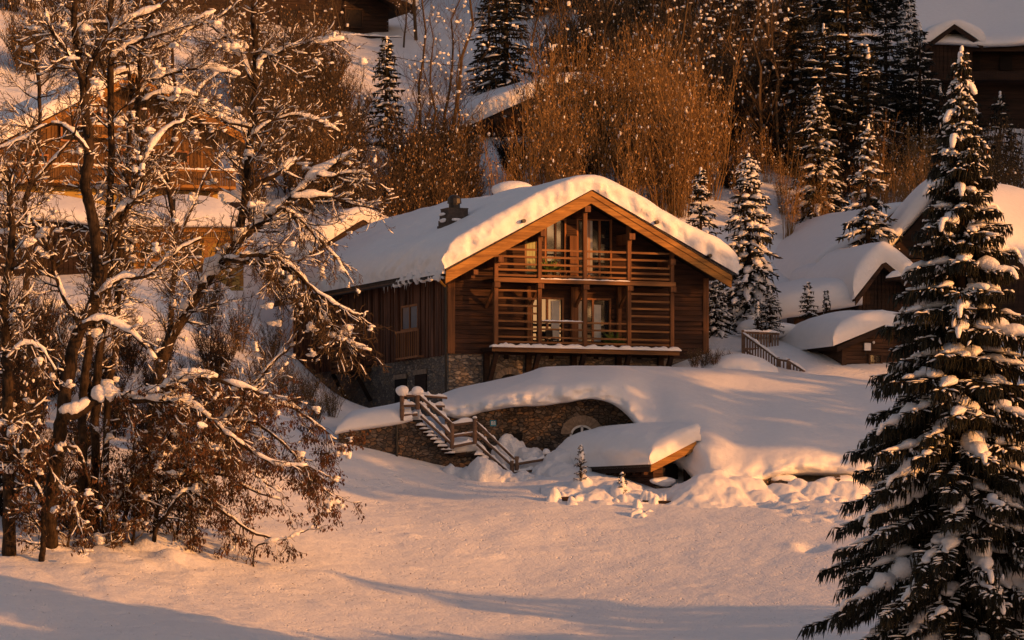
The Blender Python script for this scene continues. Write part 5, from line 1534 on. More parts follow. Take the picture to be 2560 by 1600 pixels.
t.limb([(640,1340),(696,1350),(722,1346),(760,1330),(792,1310)], 179.3, 5, 2, .35, (.5, .9), .5, snow=1.0, thick=1.6)
t.limb([(411,1206),(480,1180),(560,1190),(640,1230),(700,1250)], 180.5, 10, 3, 1.15, (1, 2.1), .1, curl=.3, up=-.4)
t.limb([(470,1140),(560,1060),(640,1060),(720,1120),(780,1190),(830,1240)], 181, 10, 3, 1.15, (1, 2.2), .1, curl=.3, up=-.35)
t.limb([(520,1080),(600,1000),(690,900),(740,860)], 182, 10, 4, 1.2, (1, 2.2), .1, thick=1.4)
t.limb([(500,1110),(600,1040),(700,1010),(790,1060),(840,1100)], 181.5, 9, 3, 1.2, (1, 2.2), .1, curl=.25, up=-.2)
t.finish('bare_tree', 'drooping tree thick with rusty leaves, its lowest branch tip stretched over the sunlit meadow', P(388, 1356, 181), group=G)
t = BareTree(6, .2, 7.0)
t.limb([(24,1330),(22,1180),(18,908),(10,760),(30,600),(20,450)], 176, 40, 14, .9, (1, 2.2), .3, thick=1.3)
t.limb([(107,1345),(107,1265),(77,1188),(36,1117),(20,1040)], 175.5, 17, 8, 1.2, (.9, 2.0), .1, thick=1.5, up=-.1)
t.limb([(18,900),(60,860),(110,880),(150,960)], 175, 9, 4, 1.6, (.9, 2.0), .1, up=-.3)
t.limb([(40,1120),(70,1060),(130,1180),(180,1250),(200,1320)], 174.8, 8, 4, 1.7, (.8, 1.7), .1, up=-.5)
t.finish('bare_tree', 'leafy thick trunk tree at the very left edge of the meadow', P(60, 1345, 176), group=G)
t = BareTree(7, .2, 6.0)
for k, (px, tp) in enumerate(((170, 1150), (250, 1080), (330, 1060), (440, 1090), (60, 1180), (215, 1120))):
    t.limb([(px, 1350 - k * 3), (px + 8, 1280), (px - 6 + k * 4, 1210), (px + 20 - k * 6, tp)], 178.5 + k * .5, 8, 4, 1.7, (.7, 1.6), .15, up=-.1)
t.finish('undergrowth_shrub', 'low thicket of thin stems and dead leaves around the feet of the bare trees', P(230, 1350, 179), 'shrub')
t = BareTree(10, .05, 8)
t.limb([(344,330),(344,250),(352,130),(380,40),(400,-40)], 182, 16, 9, 1.0, (1, 2.2), .1)
t.limb([(318,420),(325,300),(322,180),(300,60),(310,-40)], 182, 12, 7, 1.0, (1, 2.2), .1)
t.limb([(352,130),(420,110),(480,70),(540,50),(600,0)], 182, 10, 4, 1.0, (1, 2.2), .1, thick=1.6)
t.limb([(380,200),(440,180),(520,170),(600,190)], 182, 9, 4, 1.0, (1, 2.2), .1, thick=1.6)
t.limb([(345,260),(420,230),(480,240),(560,270)], 181, 9, 4, 1.0, (1, 2.2), .1, thick=1.6)
t.limb([(322,180),(240,190),(160,170),(90,190)], 182, 9, 4, 1.0, (1, 2.2), .1)
t.limb([(300,60),(220,60),(140,90),(60,70)], 182, 9, 4, 1.0, (1, 2.2), .1)
t.limb([(318,420),(300,560),(296,700),(290,860),(270,1010),(262,1310)], 182, 20, 16, .5, (1, 2), .1, snow=.4)
t.finish('bare_tree', 'slim forked tree whose crown fills the upper left corner', P(262, 1310, 182), group=G)
# a second rank of trees further up, filling the space between house and trees
t = BareTree(8, .1, 12)
t.limb([(60,760),(70,640),(62,520),(90,400),(100,250),(80,80)], 200, 18, 8, 1.0, (1.2, 2.8), .15)
t.limb([(66,560),(20,460),(-20,380)], 200, 9, 4, 1.4)
t.limb([(80,460),(150,380),(200,330)], 200, 9, 4, 1.0, (1.2, 2.6))
t.finish('bare_tree', 'bare tree in front of the orange chalet near the left edge', P(60, 770, 200), group=G)
t = BareTree(9, .0, 12)
t.limb([(420,900),(430,760),(440,600),(420,450),(440,300),(430,150),(440,20)], 204, 16, 7, 1.0, (1.2, 2.8), .2, thick=1.4)
t.limb([(432,640),(480,520),(520,430),(560,380)], 204, 9, 4, 1.0, (1.2, 2.6), thick=1.6)
t.limb([(425,480),(370,400),(330,330),(300,280)], 203, 9, 4, 1.0, (1.2, 2.6), thick=1.8)
t.limb([(438,300),(500,220),(560,170)], 204, 8, 3, 1.0, (1.2, 2.4), thick=1.4)
t.finish('bare_tree', 'bare tree with snow lumps standing in front of the orange chalet gable', P(420, 900, 204), group=G)
# ------------------------------------------------------------------ added unseen caster at the right, its outline shaped to shade the site
def caster_point(u, a, z):
    sa, ca = math.sin(SUN_AZ), math.cos(SUN_AZ)
    return (u * ca + a * sa, u * sa - a * ca, z)
TAN = math.tan(SUN_EL)
A0 = -24.0
def pw(u, pts):
    return float(np.interp(u, [p[0] for p in pts], [p[1] for p in pts]))
TOP = [(96, 24), (130, 22), (131.2, 18), (132.4, 13.9), (138, 13.5), (142, 13.3), (146, 13.2), (150, 12.4), (151.8, 13), (152.4, 15.4), (153.1, 17.2), (153.7, 15.9), (155, 15.2), (156.4, 14.8), (157, 13), (157.8, 9), (166.4, 8.5), (166.5, 27), (168, 30), (172, 31), (183, 30.5), (186, 31.3), (190, 32), (193, 32.4), (197, 33.2), (209, 33.6), (214, 31), (222, 34), (229, 41), (236, 48), (246, 54), (254, 60), (262, 66), (330, 84)]
LOW = [(166.5, 26), (167.5, 22.2), (169.5, 21.9), (171.3, 20.8), (174, 21.2), (175.5, 22.3), (178.5, 22.3), (181, 21)]
def caster_blocked(u, v, j):
    if v > pw(u, TOP) + (j if u > 158 else j * .25): return False
    if 158 < u < 181 and 8.5 < v < pw(u, LOW) + j * .25: return False
    if 186 < u < 199 and 24.4 < v < 26.2: return math.sin(v * 11 + u * .7) + math.sin(u * 2.1 - v * 5) * .7 > .1
    return True
wood = MB(); rg = random.Random(99)  # clumps of the added caster, filling only its blocked outline
u = 96.0
while u < 320:
    stp = (.4 if u < 158 else .62) if 138 < u < 216 else 1.7
    top = pw(u, TOP)
    v = max(2.0, top - (34 if u < 240 else 40)) if u > 158 else max(2.0, top - 9)
    jj = .55 * math.sin(u * 1.7) + .5 * math.sin(u * .61 + 2) + .35 * math.sin(u * 4.1)
    while v < top + 1.5:
        if caster_blocked(u, v, jj):
            a = A0 + rg.uniform(-2, 2)
            z = v + a * TAN
            p = caster_point(u + rg.uniform(-.2, .2), a, z + rg.uniform(-.2, .2))
            wood.blob(p, stp * .78, rg, lvl=0, scale=(1, 1, 1), jit=.3)
        v += stp
    u += stp
ow = wood.build('shade_caster', M['needle_far'])
tag(ow, 'unseen mass of dark clumps added off to the right, shaped to cast shade', None, None, 'stuff')
# ------------------------------------------------------------------ conifers
def conifer_mesh(h, Rb, seed, step=.42, nb=6, twig=.13, tl=.34, tw=.035, droop=.35, snow=1.0, z0=.06, lod=1, gap=0.0, power=.85, hang=.55, cone=0, sag_tip=.25, snow_w=1.0, asym=None, fleck=.30, lobe=0.0):
    """returns (wood, needles, snow, cones) builders; the tree stands at the origin"""
    r = random.Random(seed)
    wd, nd, sn, cn = MB(), MB(), MB(), MB()
    wd.tube([(0, 0, -1), (0, 0, h * .3), (r.uniform(-.05, .05), 0, h * .7), (0, 0, h)], [h * .016 + .04, h * .012 + .03, h * .006 + .02, .012], 7)
    def spindle(p, d, L, w):
        q = d.orthogonal().normalized(); s = d.cross(q)
        m = p + d * (L * .4); e = p + d * L
        o = [tuple(p)]
        for k in range(3):
            a = 2.094 * k; o.append(tuple(m + (q * math.cos(a) + s * math.sin(a)) * w))
        o.append(tuple(e))
        nd.add(o, [(0, 1, 2), (0, 2, 3), (0, 3, 1), (4, 2, 1), (4, 3, 2), (4, 1, 3)])
    z = h * z0
    while z < h * .985:
        f = z / h
        R = Rb * (1 - f) ** power * (1 if f > .14 else .8 + f * 1.4)
        n = max(3, int(nb * (1 if f < .85 else .7)))
        a0 = r.random() * 6.283
        for k in range(n):
            if r.random() < gap: continue
            az = a0 + 6.283 * k / n + r.uniform(-.3, .3)
            L = R * r.uniform(.72, 1.12) + .08
            if asym: L *= asym(az)
            zb = z + r.uniform(-.4, .4) * step
            el = .35 * f * 1.6 - droop * r.uniform(.6, 1.3) * (1 - f * .7)
            ns = max(3, int(L / .28)); st = L / ns
            p = Vector((0, 0, zb)); pts = [p.copy()]
            for i in range(ns):
                g = i / ns
                e = el - sag_tip * math.sin(g * 2.2) + .55 * max(0, g - .6)
                p = p + Vector((math.cos(az) * math.cos(e), math.sin(az) * math.cos(e), math.sin(e))) * st
                pts.append(p.copy())
            wd.tube(pts, [max(.006, .012 + .011 * L * (1 - i / ns)) for i in range(ns + 1)], 4, 0, 1, False)
            out = Vector((math.cos(az), math.sin(az), 0)); sd_ = Vector((-math.sin(az), math.cos(az), 0))
            nt = max(3, int(L / twig))
            for i in range(nt):
                g = (i + r.random()) / nt
                if g < .12: continue
                q = pts[min(ns - 1, int(g * ns))].lerp(pts[min(ns, int(g * ns) + 1)], (g * ns) % 1)
                wide = tl * (.35 + .9 * math.sin(math.pi * min(1, g * .85 + .12))) * min(1.3, .5 + L * .35)
                for sg in (-1, 1):
                    d = (out * r.uniform(.45, .9) + sd_ * sg * r.uniform(.5, 1) + Vector((0, 0, r.uniform(-.5, .05)))).normalized()
                    Ls = wide * r.uniform(.7, 1.3)
                    spindle(q, d, Ls, tw * r.uniform(.8, 1.3))
                    if fleck and r.random() < fleck * snow and d.z > -.75:
                        b0 = q + d * Ls * r.uniform(.1, .4) + Vector((0, 0, tw * .9)); b1 = q + d * Ls * r.uniform(.75, 1.05) + Vector((0, 0, tw * .8)); fr = tl * r.uniform(.05, .11)
                        sn.tube([b0, b0.lerp(b1, .5) + Vector((0, 0, fr * .5)), b1], [fr * .5, fr, fr * .4], 5, 0, .8)
                    if lod > 1:
                        for c in range(2):
                            qq = q + d * Ls * r.uniform(.25, .95)
                            dd = (Vector((0, 0, -1)) + out * r.uniform(-.1, .5) + sd_ * r.uniform(-.35, .35)).normalized()
                            spindle(qq, dd, hang * r.uniform(.25, .75) * min(1.2, .45 + L * .3), tw * r.uniform(.9, 1.5))
                if r.random() < hang:
                    dd = (Vector((0, 0, -1)) + out * r.uniform(0, .5) + sd_ * r.uniform(-.4, .4)).normalized()
                    spindle(q, dd, tl * r.uniform(.5, 1.1), tw)
                if cone and r.random() < cone * max(0, f - .25) and g > .4:
                    c0 = q + Vector((r.uniform(-.1, .1), r.uniform(-.1, .1), -.08))
                    cn.tube([c0, c0 + Vector((0, 0, -.05)), c0 + Vector((.01, 0, -.11)), c0 + Vector((.01, 0, -.16))], [.012, .026, .024, .006], 6)
            if snow and L > .25 and r.random() < .35 + .6 * snow:
                # pads of snow carried along the branch and sagging over its tip
                g0, g1 = r.uniform(.12, .45), r.uniform(.7, 1.0)
                cuts = [(g0, g1)] if r.random() < .75 else [(g0, (g0 + g1) / 2 - r.uniform(.02, .1)), ((g0 + g1) / 2 + r.uniform(.02, .1), g1)]
                big = r.random() < lobe
                if big: cuts = [(r.uniform(.2, .35), 1.0)]
                for ga, gb in cuts:
                    nn = max(4, int((gb - ga) * L / .11)); m_ = []; rr = []; ph = r.random() * 6
                    for c in range(nn + 1):
                        g = ga + (gb - ga) * c / nn; gi = min(ns - 1, int(g * ns))
                        v = pts[gi].lerp(pts[gi + 1], g * ns - gi)
                        e = max(.05, math.sin(math.pi * (c + .5) / (nn + 1.0))) ** .6
                        w_ = tl * (.20 + .34 * math.sin(math.pi * min(1, g * .75 + .25))) * min(1.2, .4 + L * .3) * snow_w * (1.4 if big else 1) * (1 + .22 * math.sin(c * .9 + ph)) * r.uniform(.85, 1.15)
                        m_.append(v + sd_ * (.14 * math.sin(c * .9 + ph) * tl) + Vector((0, 0, w_ * .5 + .03))); rr.append(max(.02, w_ * e))
                    if big:
                        tip_ = m_[-1]; rt = max(rr[-2], rr[-1], .1)
                        for c in range(1, 4):
                            tip_ = tip_ + out * .14 * tl + Vector((0, 0, -.24 * tl)) * r.uniform(.7, 1.3); m_.append(tip_); rr.append(rt * (1.0, .95, .82, .5)[c] * r.uniform(.85, 1.15))
                        rr[-4] = rt
                    sn.tube(m_, rr, 8, 0, .8 if big else .5)
                    for c in range(int(nn * .5 * snow)):
                        q = r.choice(m_) + sd_ * r.choice((-1, 1)) * tl * r.uniform(.3, .95) + Vector((0, 0, -r.uniform(.02, .16) * tl * 2))
                        dd = (sd_ * r.uniform(-.6, .6) + out * r.uniform(.2, .8) + Vector((0, 0, -r.uniform(.2, .8)))).normalized() * tl * r.uniform(.25, .6)
                        rad_ = tl * r.uniform(.06, .14) * snow_w
                        sn.tube([q, q + dd * .5 + Vector((0, 0, .02)), q + dd], [rad_ * .6, rad_, rad_ * .35], 5, 0, .7)
        z += step * (.75 + .5 * r.random()) * (1 if f < .8 else .6)
    if snow:
        for k in range(3): sn.blob((r.uniform(-.03, .03), 0, h - .05 - k * .22), .07 + .03 * k, r, scale=(1, 1, 1.4))
    return wd, nd, sn, cn
def conifer(name, label, loc, mats=('bark', 'needle', 'puff'), group=None, cones_part=False, **kw):
    wd, nd, sn, cn = conifer_mesh(**kw)
    root = empty(name, loc, random.Random(kw['seed']).random() * 6); tag(root, label, 'tree', group)
    adopt(root, wd.build('trunk', M[mats[0]], root, True), nd.build('needles', M[mats[1]], root))
    if sn.f: adopt(root, tag(sn.build('snow_pads', M[mats[2]], root, True), kind='stuff'))
    if cn.f:
        c = cn.build('cones', M['cone'], root, True); c['kind'] = 'stuff'; adopt(root, c)
    return root
def at_top(px, py_top, Y, h):
    """base point of a tree of height h whose tip shows at (px, py_top)"""
    p = P(px, py_top, Y); return Vector((p.x, p.y, p.z - h))

# the tall snow laden spruce in front on the right
conifer('spruce', 'tall dark spruce hung with snow filling the right edge in front of everything', at_top(2402, 118, 150, 21.5), seed=401, h=21.5, Rb=6.4, step=.60, nb=12, twig=.075, tl=.44, tw=.026, droop=.40, snow=.72, lod=2, power=1.2, hang=.62, cone=.15, sag_tip=.3, snow_w=1.0, z0=.05, fleck=.42, lobe=.17)
# snow laden firs between chalet and barn
CG = 'snowy firs around the houses'
conifer('fir_tree', 'snow laden fir with heavy drooping pads between the big chalet and the white barn roof', at_top(1872, 385, 227, 8.6), seed=402, h=8.6, Rb=2.35, step=.36, nb=7, twig=.14, tl=.42, tw=.045, droop=.75, snow=1.0, lod=1, power=.75, snow_w=1.15, group=CG)
conifer('fir_tree', 'fir half hidden right behind the right eave of the big chalet', at_top(1752, 420, 236, 7.5), seed=403, h=7.5, Rb=1.9, step=.4, nb=6, twig=.15, tl=.36, tw=.045, droop=.5, snow=.6, group=CG)
conifer('fir_tree', 'low thick snowy fir below the big chalet right eave', at_top(1790, 690, 224, 3.0), seed=404, h=3.0, Rb=1.25, step=.28, nb=7, twig=.12, tl=.34, tw=.04, droop=.5, snow=1.0, group=CG)
conifer('fir_tree', 'slender fir standing alone before the dark spruces above the white barn roof', at_top(2045, 212, 250, 8.8), seed=405, h=8.8, Rb=2.5, step=.4, nb=7, twig=.15, tl=.40, tw=.05, droop=.6, snow=.62, group=CG)
conifer('fir_tree', 'snowy fir leaning on the lit edge of the white barn roof', at_top(2170, 300, 233, 7.6), seed=406, h=7.6, Rb=2.1, step=.5, nb=6, twig=.15, tl=.42, tw=.05, droop=.45, snow=.9, gap=.15, group=CG)
conifer('fir_tree', 'very narrow dark fir at the upper left of the big chalet roof', at_top(966, 92, 262, 10.6), seed=407, h=10.6, Rb=1.75, step=.36, nb=6, twig=.15, tl=.40, tw=.05, droop=.6, snow=.35, group=CG, power=.6)
conifer('fir_tree', 'fir whose snowy pointed top meets the upper edge beside the shaded chalet', at_top(2272, -10, 276, 9.5), seed=408, h=9.5, Rb=2.5, step=.45, nb=7, twig=.16, tl=.45, tw=.05, droop=.9, snow=1.0, group=CG)
_extra = ((2060, 60, 258, 9.5, 2.6, 'dark spruce in front of the broadest one on the slope'), (2170, 120, 258, 9, 2.4, 'dark spruce right of the slender lone fir'), (1800, -60, 284, 13, 2.6, 'dark spruce high above the golden scrub, half lost in shade'), (2300, 60, 270, 11, 2.6, 'shaded spruce whose tip reaches the dormer of the upper right chalet'), (2440, 260, 258, 8, 2.3, 'dim spruce right behind the tip of the tall front spruce'), (1600, -100, 296, 12, 2.4, 'far dark spruce behind the half hidden snow gable'))
DG = 'tall dark spruces on the wooded slope'
for k, (px, py, Y, h, Rb, lab) in enumerate(((2120, -100, 262, 15, 4.4, 'broad dark spruce, biggest on the slope right of centre'), (1985, -40, 266, 13, 3.2, 'dark spruce left of the broadest one on the slope'), (1265, -190, 276, 15.5, 2.3, 'tall dark spruce before the snow gully at top centre'),
      (1222, -60, 286, 9, 1.6, 'small dark spruce in the snow gully at top centre'), (2215, -30, 272, 14, 3.2, 'dark spruce close to the shaded upper right chalet'), (1890, -60, 280, 14, 2.8, 'distant dark spruce behind the golden scrub, cropped by the top edge'), (2500, 230, 262, 9, 2.4, 'dark spruce below the shaded upper right chalet'),
      (2350, 210, 266, 9, 2.2, 'dim spruce between the shaded upper right chalet and the tall front spruce'), (1700, -120, 300, 13, 2.4, 'far dark spruce at the top edge above the scrub')) + _extra):
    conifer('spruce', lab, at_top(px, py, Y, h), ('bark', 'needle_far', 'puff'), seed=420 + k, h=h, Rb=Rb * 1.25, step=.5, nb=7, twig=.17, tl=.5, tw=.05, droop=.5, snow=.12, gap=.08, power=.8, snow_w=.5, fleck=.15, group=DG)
# dark rank of spruces along the top of the slope
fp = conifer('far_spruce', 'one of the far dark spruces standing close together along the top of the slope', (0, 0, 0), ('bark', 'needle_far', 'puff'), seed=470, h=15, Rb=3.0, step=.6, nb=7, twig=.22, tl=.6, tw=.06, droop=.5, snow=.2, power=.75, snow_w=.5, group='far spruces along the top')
rf_ = random.Random(12)
for k in range(34):
    px = 1290 + k * 31 + rf_.uniform(-14, 14); Y = rf_.uniform(304, 330)
    if px > 2270: Y = rf_.uniform(318, 330)
    p = P(px, 0, Y); o = fp if k == 0 else copy_tree(fp)
    s_ = rf_.uniform(.7, 1.15); o.location = (p.x, p.y, gz(p.x, p.y) - .2); o.scale = (s_, s_, s_); o.rotation_euler = (0, 0, rf_.random() * 6.28)
# saplings
SG = 'young firs near the hut'
for px, top, bot, Y, lab, sn_ in ((1925, 715, 832, 222.5, 'young snowy fir beside the picket fence corner', 1.0), (2019, 706, 792, 224, 'young fir between the fence and the hut roof', .8), (2066, 728, 788, 224.5, 'thin bare topped sapling just above the hut roof', .3), (1895, 756, 826, 221.5, 'tiny leafless fir shoot at the picket fence corner', .2)):
    h = (bot - top) * Y / FPX
    conifer('young_fir', lab, P(px, bot, Y), seed=440 + px, h=h, Rb=h * (.36 if sn_ > .5 else .14), step=.2, nb=6, twig=.09, tl=.2, tw=.028, droop=.1, snow=sn_, group=SG, snow_w=.8)
conifer('young_fir', 'tiny sunlit fir shoot with snow in front of the shed snow', P(1452, 1206, 199.6), seed=451, h=1.55, Rb=.36, step=.22, nb=5, twig=.1, tl=.14, tw=.02, droop=-.5, snow=.9, snow_w=.7)
conifer('young_fir', 'tiny bent fir shoot among the snow lumps before the shed', P(1556, 1240, 198.4), seed=452, h=.95, Rb=.28, step=.2, nb=5, twig=.1, tl=.14, tw=.02, droop=-.2, snow=.9, snow_w=.7)

# ------------------------------------------------------------------ scrub: golden shoots with tufts of snow
def scrub_mesh(seed, h, n, spread, puffs, branch=1.0, psize=(.05, .14)):
    r = random.Random(seed); m = MB()
    for k in range(n):
        a = r.random() * 6.283; R0 = r.random() * .5; R1 = spread * math.sqrt(r.random())
        H = h * r.uniform(.55, 1.1)
        pts = []; 
        bx, by = r.gauss(0, .12), r.gauss(0, .12)
        for i in range(7):
            f = i / 6
            rad = R0 + (R1 - R0) * f ** 1.3
            pts.append(Vector((math.cos(a) * rad + bx * math.sin(f * 5), math.sin(a) * rad + by * math.sin(f * 4), H * f - .3)))
        tk = r.choice((.018, .024, .036)); m.tube(pts, [tk * (1 - .7 * i / 6) for i in range(7)], 3, 0, 1, False)
        for j in range(int(10 * branch)):
            f = r.uniform(.25, .98); i = min(5, int(f * 6)); p = pts[i].lerp(pts[i + 1], f * 6 - i)
            b = r.random() * 6.283; L = r.uniform(.35, 1.1) * (1.2 - f * .6)
            d = Vector((math.cos(b) * .55, math.sin(b) * .55, .8)).normalized()
            q = p + d * L * .5 + Vector((r.gauss(0, .05), r.gauss(0, .05), 0)); e = p + d * L + Vector((0, 0, L * .12))
            m.tube([p, q, e], [.013, .010, .007], 3, 0, 1, False)
            if r.random() < .55:
                c = q + Vector((math.cos(b + 1) * .3, math.sin(b + 1) * .3, .25)); m.tube([q, c], [.007, .003], 3, 0, 1, False)
            if r.random() < puffs:
                s = r.uniform(*psize); m.blob((e.x, e.y, e.z - s), s, r, 1, (r.uniform(.6, 1.3), r.uniform(.6, 1.3), r.uniform(.8, 1.8)), .5, None, 0)
        if r.random() < puffs * 1.4:
            s = r.uniform(psize[0] * 1.3, psize[1] * (1.4 if r.random() < .85 else 2.0)); m.blob(pts[-1], s, r, 1, (r.uniform(.6, 1.1), .8, r.uniform(1, 1.6)), .45, None, 1)
        # dead leaves / catkins give the shoots their speckle
        for j in range(15):
            f = r.uniform(.3, 1); i = min(5, int(f * 6)); p = pts[i].lerp(pts[i + 1], f * 6 - i) + Vector((r.gauss(0, .22), r.gauss(0, .22), r.gauss(0, .2)))
            s = r.uniform(.03, .07); b = r.random() * 6.283
            m.add([(p.x, p.y, p.z), (p.x + math.cos(b) * s, p.y + math.sin(b) * s, p.z - s * 1.1), (p.x, p.y, p.z - s * 2.4), (p.x - math.cos(b) * s * .6, p.y - math.sin(b) * s * .6, p.z - s)], [(0, 1, 2, 3)], 2)
    return m
def bare_mesh(seed, h, spread, puffs=.3, n=34):
    """slim leafless tree for the slope, one trunk with rising fine branches"""
    r = random.Random(seed); m = MB()
    tr = [Vector((r.gauss(0, .03) * i, r.gauss(0, .03) * i, h * i / 8 - .4)) for i in range(9)]
    m.tube(tr, [h * .009 * (1 - .85 * i / 8) + .01 for i in range(9)], 5, 0, 1, False)
    def br(p, d, L, r0, lv):
        pts = [p]; 
        for i in range(4):
            d = (d + Vector((r.gauss(0, .16), r.gauss(0, .16), r.gauss(.08, .12)))).normalized(); pts.append(pts[-1] + d * L / 4)
        m.tube(pts, [r0 * (1 - .2 * i) for i in range(5)], 3, 0, 1, False)
        if r.random() < puffs * .5:
            s = r.uniform(.03, .09); q = pts[r.randint(2, 4)]; m.blob((q.x, q.y, q.z + s * .4), s, r, 1, (r.uniform(.8, 1.6), 1.2, .8), .5, None, 0)
        if lv < 2:
            for j in range(5 if lv == 0 else 3):
                f = r.uniform(.3, 1) * 3.99; i = int(f); sd_ = Vector((r.gauss(0, 1), r.gauss(0, 1), r.gauss(.3, .5))).normalized()
                br(pts[i].lerp(pts[i + 1], f - i), (d * .8 + sd_ * .7).normalized(), L * r.uniform(.35, .6), r0 * .5, lv + 1)
    for k in range(n):
        f = r.uniform(.12, .98); i = min(7, int(f * 8)); p = tr[i].lerp(tr[i + 1], f * 8 - i); a = r.random() * 6.283
        br(p, Vector((math.cos(a) * .7, math.sin(a) * .7, .65)), spread * (1.1 - f * .75) * r.uniform(.6, 1.2), .022 * (1.2 - f), 0)
    return m
SCM = [M['gold_twig'], M['puff'], M['catkin']]
DKM = [M['twig'], M['puff'], M['catkin']]
protos_gold = [scrub_mesh(500 + k, (6.4, 7.6, 5.4, 6.8)[k], (20, 24, 18, 26)[k], (1.3, 1.7, 1.2, 1.9)[k], .06, .95, (.022, .065)).mesh('golden_shrub', SCM, False) for k in range(4)]
protos_dark = [scrub_mesh(520 + k, (4.2, 5.0, 3.4)[k], (26, 30, 24)[k], (1.8, 2.1, 1.7)[k], .035, 1.9, (.022, .065)).mesh('brown_shrub', DKM, False) for k in range(3)]
protos_bare = [bare_mesh(540 + k, (10, 12, 9)[k], (2.2, 2.6, 1.8)[k], .09, 48).mesh('bare_slope_tree', DKM, False) for k in range(3)]
rs_ = random.Random(77)
protos_thicket = [scrub_mesh(560 + k, (3.6, 4.4, 3.0)[k], (30, 36, 28)[k], (1.5, 1.9, 1.4)[k], .035, 2.2, (.02, .06)).mesh('brush_shrub', [M['brush'], M['puff'], M['leaf']], False) for k in range(3)]
_cnt = 0
def plant_one(meshes, name, px, py, Y, s, label, cat, group):
    me = rs_.choice(meshes)
    p = P(px, py, Y)
    z = gz(p.x, p.y)
    o = bpy.data.objects.new(name, me); COL.objects.link(o)
    o.location = (p.x, p.y, z - .1); o.rotation_euler = (rs_.gauss(0, .04), rs_.gauss(0, .04), rs_.random() * 6.283)
    k = s * rs_.uniform(.8, 1.2); o.scale = (k, k, k * rs_.uniform(.9, 1.15))
    tag(o, label, cat, group)
def scatter(n, meshes, name, box, s, label, cat, group, skip=None):
    """plants spread over a piece of slope: box = (px0, px1, Y0, Y1)"""
    done = 0; tries = 0
    while done < n and tries < n * 30:
        tries += 1
        px = rs_.uniform(box[0], box[1]); Y = rs_.uniform(box[2], box[3])
        if skip and skip(px, Y): continue
        plant_one(meshes, name, px, 0, Y, s, label, cat, group); done += 1
inside = lambda px, Y: (1160 < px < 1600 and 262 < Y < 284) or (px > 2270 and 276 < Y) or (120 < px < 1010 and 290 < Y < 312)
gully = lambda px, Y: inside(px, Y) or 1000 < px < 1230 or (px > 900 and Y > 256)
scatter(62, protos_gold, 'golden_shrub', (1150, 1780, 248, 263), .92, 'golden leafless shoots with snow tufts right behind the big chalet', 'shrub', 'golden scrub behind the big chalet', lambda px, Y: px < 1340 and Y > 251)
scatter(48, protos_gold, 'golden_shrub', (1640, 2330, 247, 262), .55, 'golden brown leafless scrub with snow tufts above the white barn roof', 'shrub', 'golden scrub above the barn', inside)
scatter(80, protos_dark, 'brown_shrub', (1380, 1960, 266, 300), 1.15, 'dim brown scrub speckled with snow high on the slope', 'shrub', 'brown scrub high on the slope', inside)
scatter(60, protos_dark, 'brown_shrub', (590, 1000, 248, 284), .85, 'brown leafless scrub on the slope between the orange and the big chalet', 'shrub', 'brown scrub left of the gully', gully)
scatter(44, protos_thicket, 'dark_shrub', (1250, 2300, 251, 266), .85, 'dark leafless shrub in the gaps of the golden scrub behind the houses', 'shrub', 'dark shrubs among the golden scrub', inside)
scatter(30, protos_dark, 'brown_shrub', (980, 1180, 246, 258), .8, 'low brown scrub behind the ridge of the big chalet', 'shrub', 'low scrub behind the chalet ridge', None)
scatter(24, protos_dark, 'brown_shrub', (-60, 420, 262, 290), .9, 'sparse scrub on the sunlit slope above the orange chalet', 'shrub', 'scrub above the orange chalet', inside)
scatter(16, protos_bare, 'slim_bare_tree', (560, 950, 250, 280), .8, 'slim leafless tree on the slope left of the dark narrow fir', 'tree', 'slim bare trees left of the narrow fir', gully)
scatter(30, protos_bare, 'slim_bare_tree', (1330, 2000, 258, 300), 1.1, 'slim leafless tree rising out of the scrub behind the big chalet', 'tree', 'slim bare trees in the scrub', inside)
for px, Y, s in ((1035, 252, .85), (1062, 255, .95), (1090, 253, .9), (1118, 256, 1.0), (1140, 254, .85), (1050, 262, 1.0), (1105, 264, 1.0)):
    plant_one(protos_bare, 'slim_bare_tree', px, 0, Y, s, 'slim dark leafless tree before the snow gully behind the chimney', 'tree', 'slim trees before the snow gully')
for px, Y, s in ((1040, 302, 1.2), (1010, 300, .7)):
    plant_one(protos_bare, 'larch_tree', px, 0, Y, s, 'bare larch on the white slope beside the high dark chalet', 'tree', 'larches at the top of the gully')
scatter(22, protos_dark, 'brown_shrub', (2330, 2620, 246, 262), .8, 'dim scrub below the shaded upper right chalet', 'shrub', 'scrub below the upper right chalet', None)
scatter(32, protos_thicket, 'brush_shrub', (-60, 330, 181, 216), .8, 'dark tangled brush among the bare trees at the left edge', 'shrub', 'dark brush at the left edge', None)
scatter(18, protos_thicket, 'brush_shrub', (330, 640, 196, 216), .6, 'dark brush between the leaning tree and the bank of the big chalet', 'shrub', 'brush before the chalet bank', None)
# bushes at the foot of the chalet, left side, and the dark hedge bank
for px, py, Y, s in ((700, 900, 214, .45), (740, 960, 212, .4), (790, 990, 210.5, .4), (770, 900, 215, .4), (650, 860, 216, .5), (600, 800, 220, .6), (520, 780, 222, .55), (680, 800, 221, .6), (560, 860, 217, .45), (830, 960, 213, .4)):
    plant_one(protos_dark, 'snowy_bush', px, py, Y, s, 'low snowy bush on the bank left of the chalet stone base', 'bush', 'bushes left of the chalet')
for px, Y, s in ((1735, 216, .28), (1760, 217, .3), (1785, 216.5, .28), (1815, 217.5, .26)):
    p = P(px, 905, Y)
    o = bpy.data.objects.new('snowy_bush', protos_dark[2]); COL.objects.link(o); o.location = (p.x, p.y, p.z - .3); o.scale = (s, s, s); tag(o, 'low bush under snow at the right corner of the big chalet', 'bush', 'bushes at the chalet corner')
hm = MB(); rg = random.Random(19)
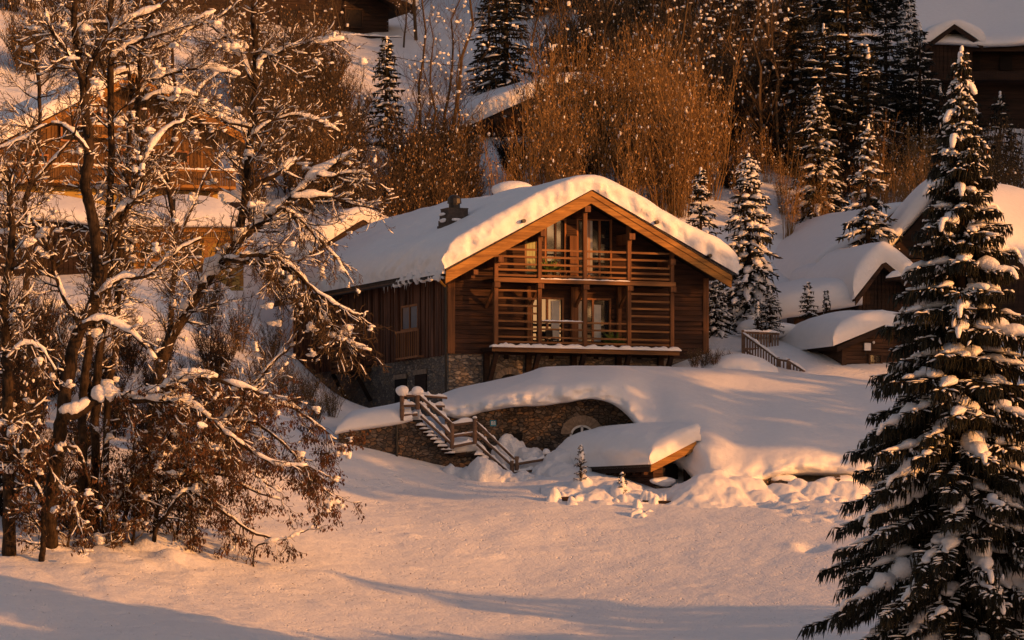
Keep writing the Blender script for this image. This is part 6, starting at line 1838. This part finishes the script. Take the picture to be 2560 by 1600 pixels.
hp = [P(px, py, Y) for px, py, Y in ((-40, 800, 221.5), (60, 790, 221.5), (140, 800, 221), (230, 812, 220.5), (300, 830, 220))]
hc = catmull(hp, 10)
for q in hc:
    for k in range(60):
        p = q + Vector((rg.gauss(0, .3), rg.gauss(0, .5), rg.uniform(-1.3, .6))); d = Vector((rg.gauss(0, 1), rg.gauss(0, 1), rg.gauss(.4, .8))).normalized() * rg.uniform(.2, .5)
        hm.tube([p, p + d], [.012, .004], 3, 0, 1, False)
hd = hm.build('hedge', M['brush']); tag(hd, 'dark tangled hedge under snow at the far left behind the bare trees', 'hedge')
m = MB()
for q in hc[::2]:
    for k in range(3): m.blob(q + Vector((rg.gauss(0, .3), rg.gauss(0, .3), .6 + rg.uniform(-.1, .2))), rg.uniform(.2, .45), rg, scale=(1.4, 1, .6), jit=.2)
m.build('hedge_snow', M['puff'], hd, True)
# an overhead wire across the gully
m = MB(); pts = [P(px, py, 284) for px, py in ((930, 128), (1000, 145), (1070, 157), (1140, 164), (1215, 166), (1290, 160))]; m.tube(catmull(pts, 4), .02, 4)
tag(m.build('overhead_wire', M['metal']), 'thin dark wire hanging across the snowy gully', 'wire')
# a dark bird on a branch
bd = empty('bird', P(373, 505, 182)); tag(bd, 'small black bird perched on a twig before the pavilion roof', 'bird')
m = MB(); m.tube([(-.13, 0, -.15), (-.06, 0, -.06), (0, 0, .02), (.05, 0, .10), (.09, 0, .145), (.14, 0, .15), (.175, 0, .145)], [.012, .035, .062, .055, .04, .022, .004], 8)
m.tube([(-.05, 0, -.05), (-.14, 0, -.17), (-.2, 0, -.24)], [.03, .025, .012], 5); m.build('bird_body', M['metal'], bd, True)

# dead leaves and bits of bark blown over the snow
m = MB(); rg = random.Random(45)
for k in range(420):
    cx = rg.gauss(-11, 6) if k < 330 else rg.uniform(-12, 10); cy = rg.gauss(178, 5) if k < 330 else rg.uniform(168, 197)
    z = gz(cx, cy) + .16; a = rg.random() * 6.283; s = rg.uniform(.025, .07)
    u_ = Vector((math.cos(a), math.sin(a), rg.uniform(-.2, .5))) * s; v_ = Vector((-math.sin(a), math.cos(a), rg.uniform(-.2, .3))) * s * .45
    c = Vector((cx, cy, z)); m.add([tuple(c - u_), tuple(c + v_), tuple(c + u_), tuple(c - v_)], [(0, 1, 2, 3)])
lv = m.build('fallen_leaves', M['leaf']); tag(lv, 'dead leaves scattered over the snow below the bare trees', None, None, 'stuff')
from mathutils.bvhtree import BVHTree
bv = BVHTree.FromPolygons([tuple(v.co) for v in snow_ground.data.vertices], [tuple(p.vertices) for p in snow_ground.data.polygons])
me = lv.data
for q in range(0, len(me.vertices), 4):
    cs = [me.vertices[q + i].co for i in range(4)]; c = sum(cs, Vector()) / 4
    h = bv.ray_cast(Vector((c.x, c.y, c.z + 5)), Vector((0, 0, -1)))
    if h[0] is not None:
        dz = h[0].z + .02 - c.z
        for v in cs: v.z += dz
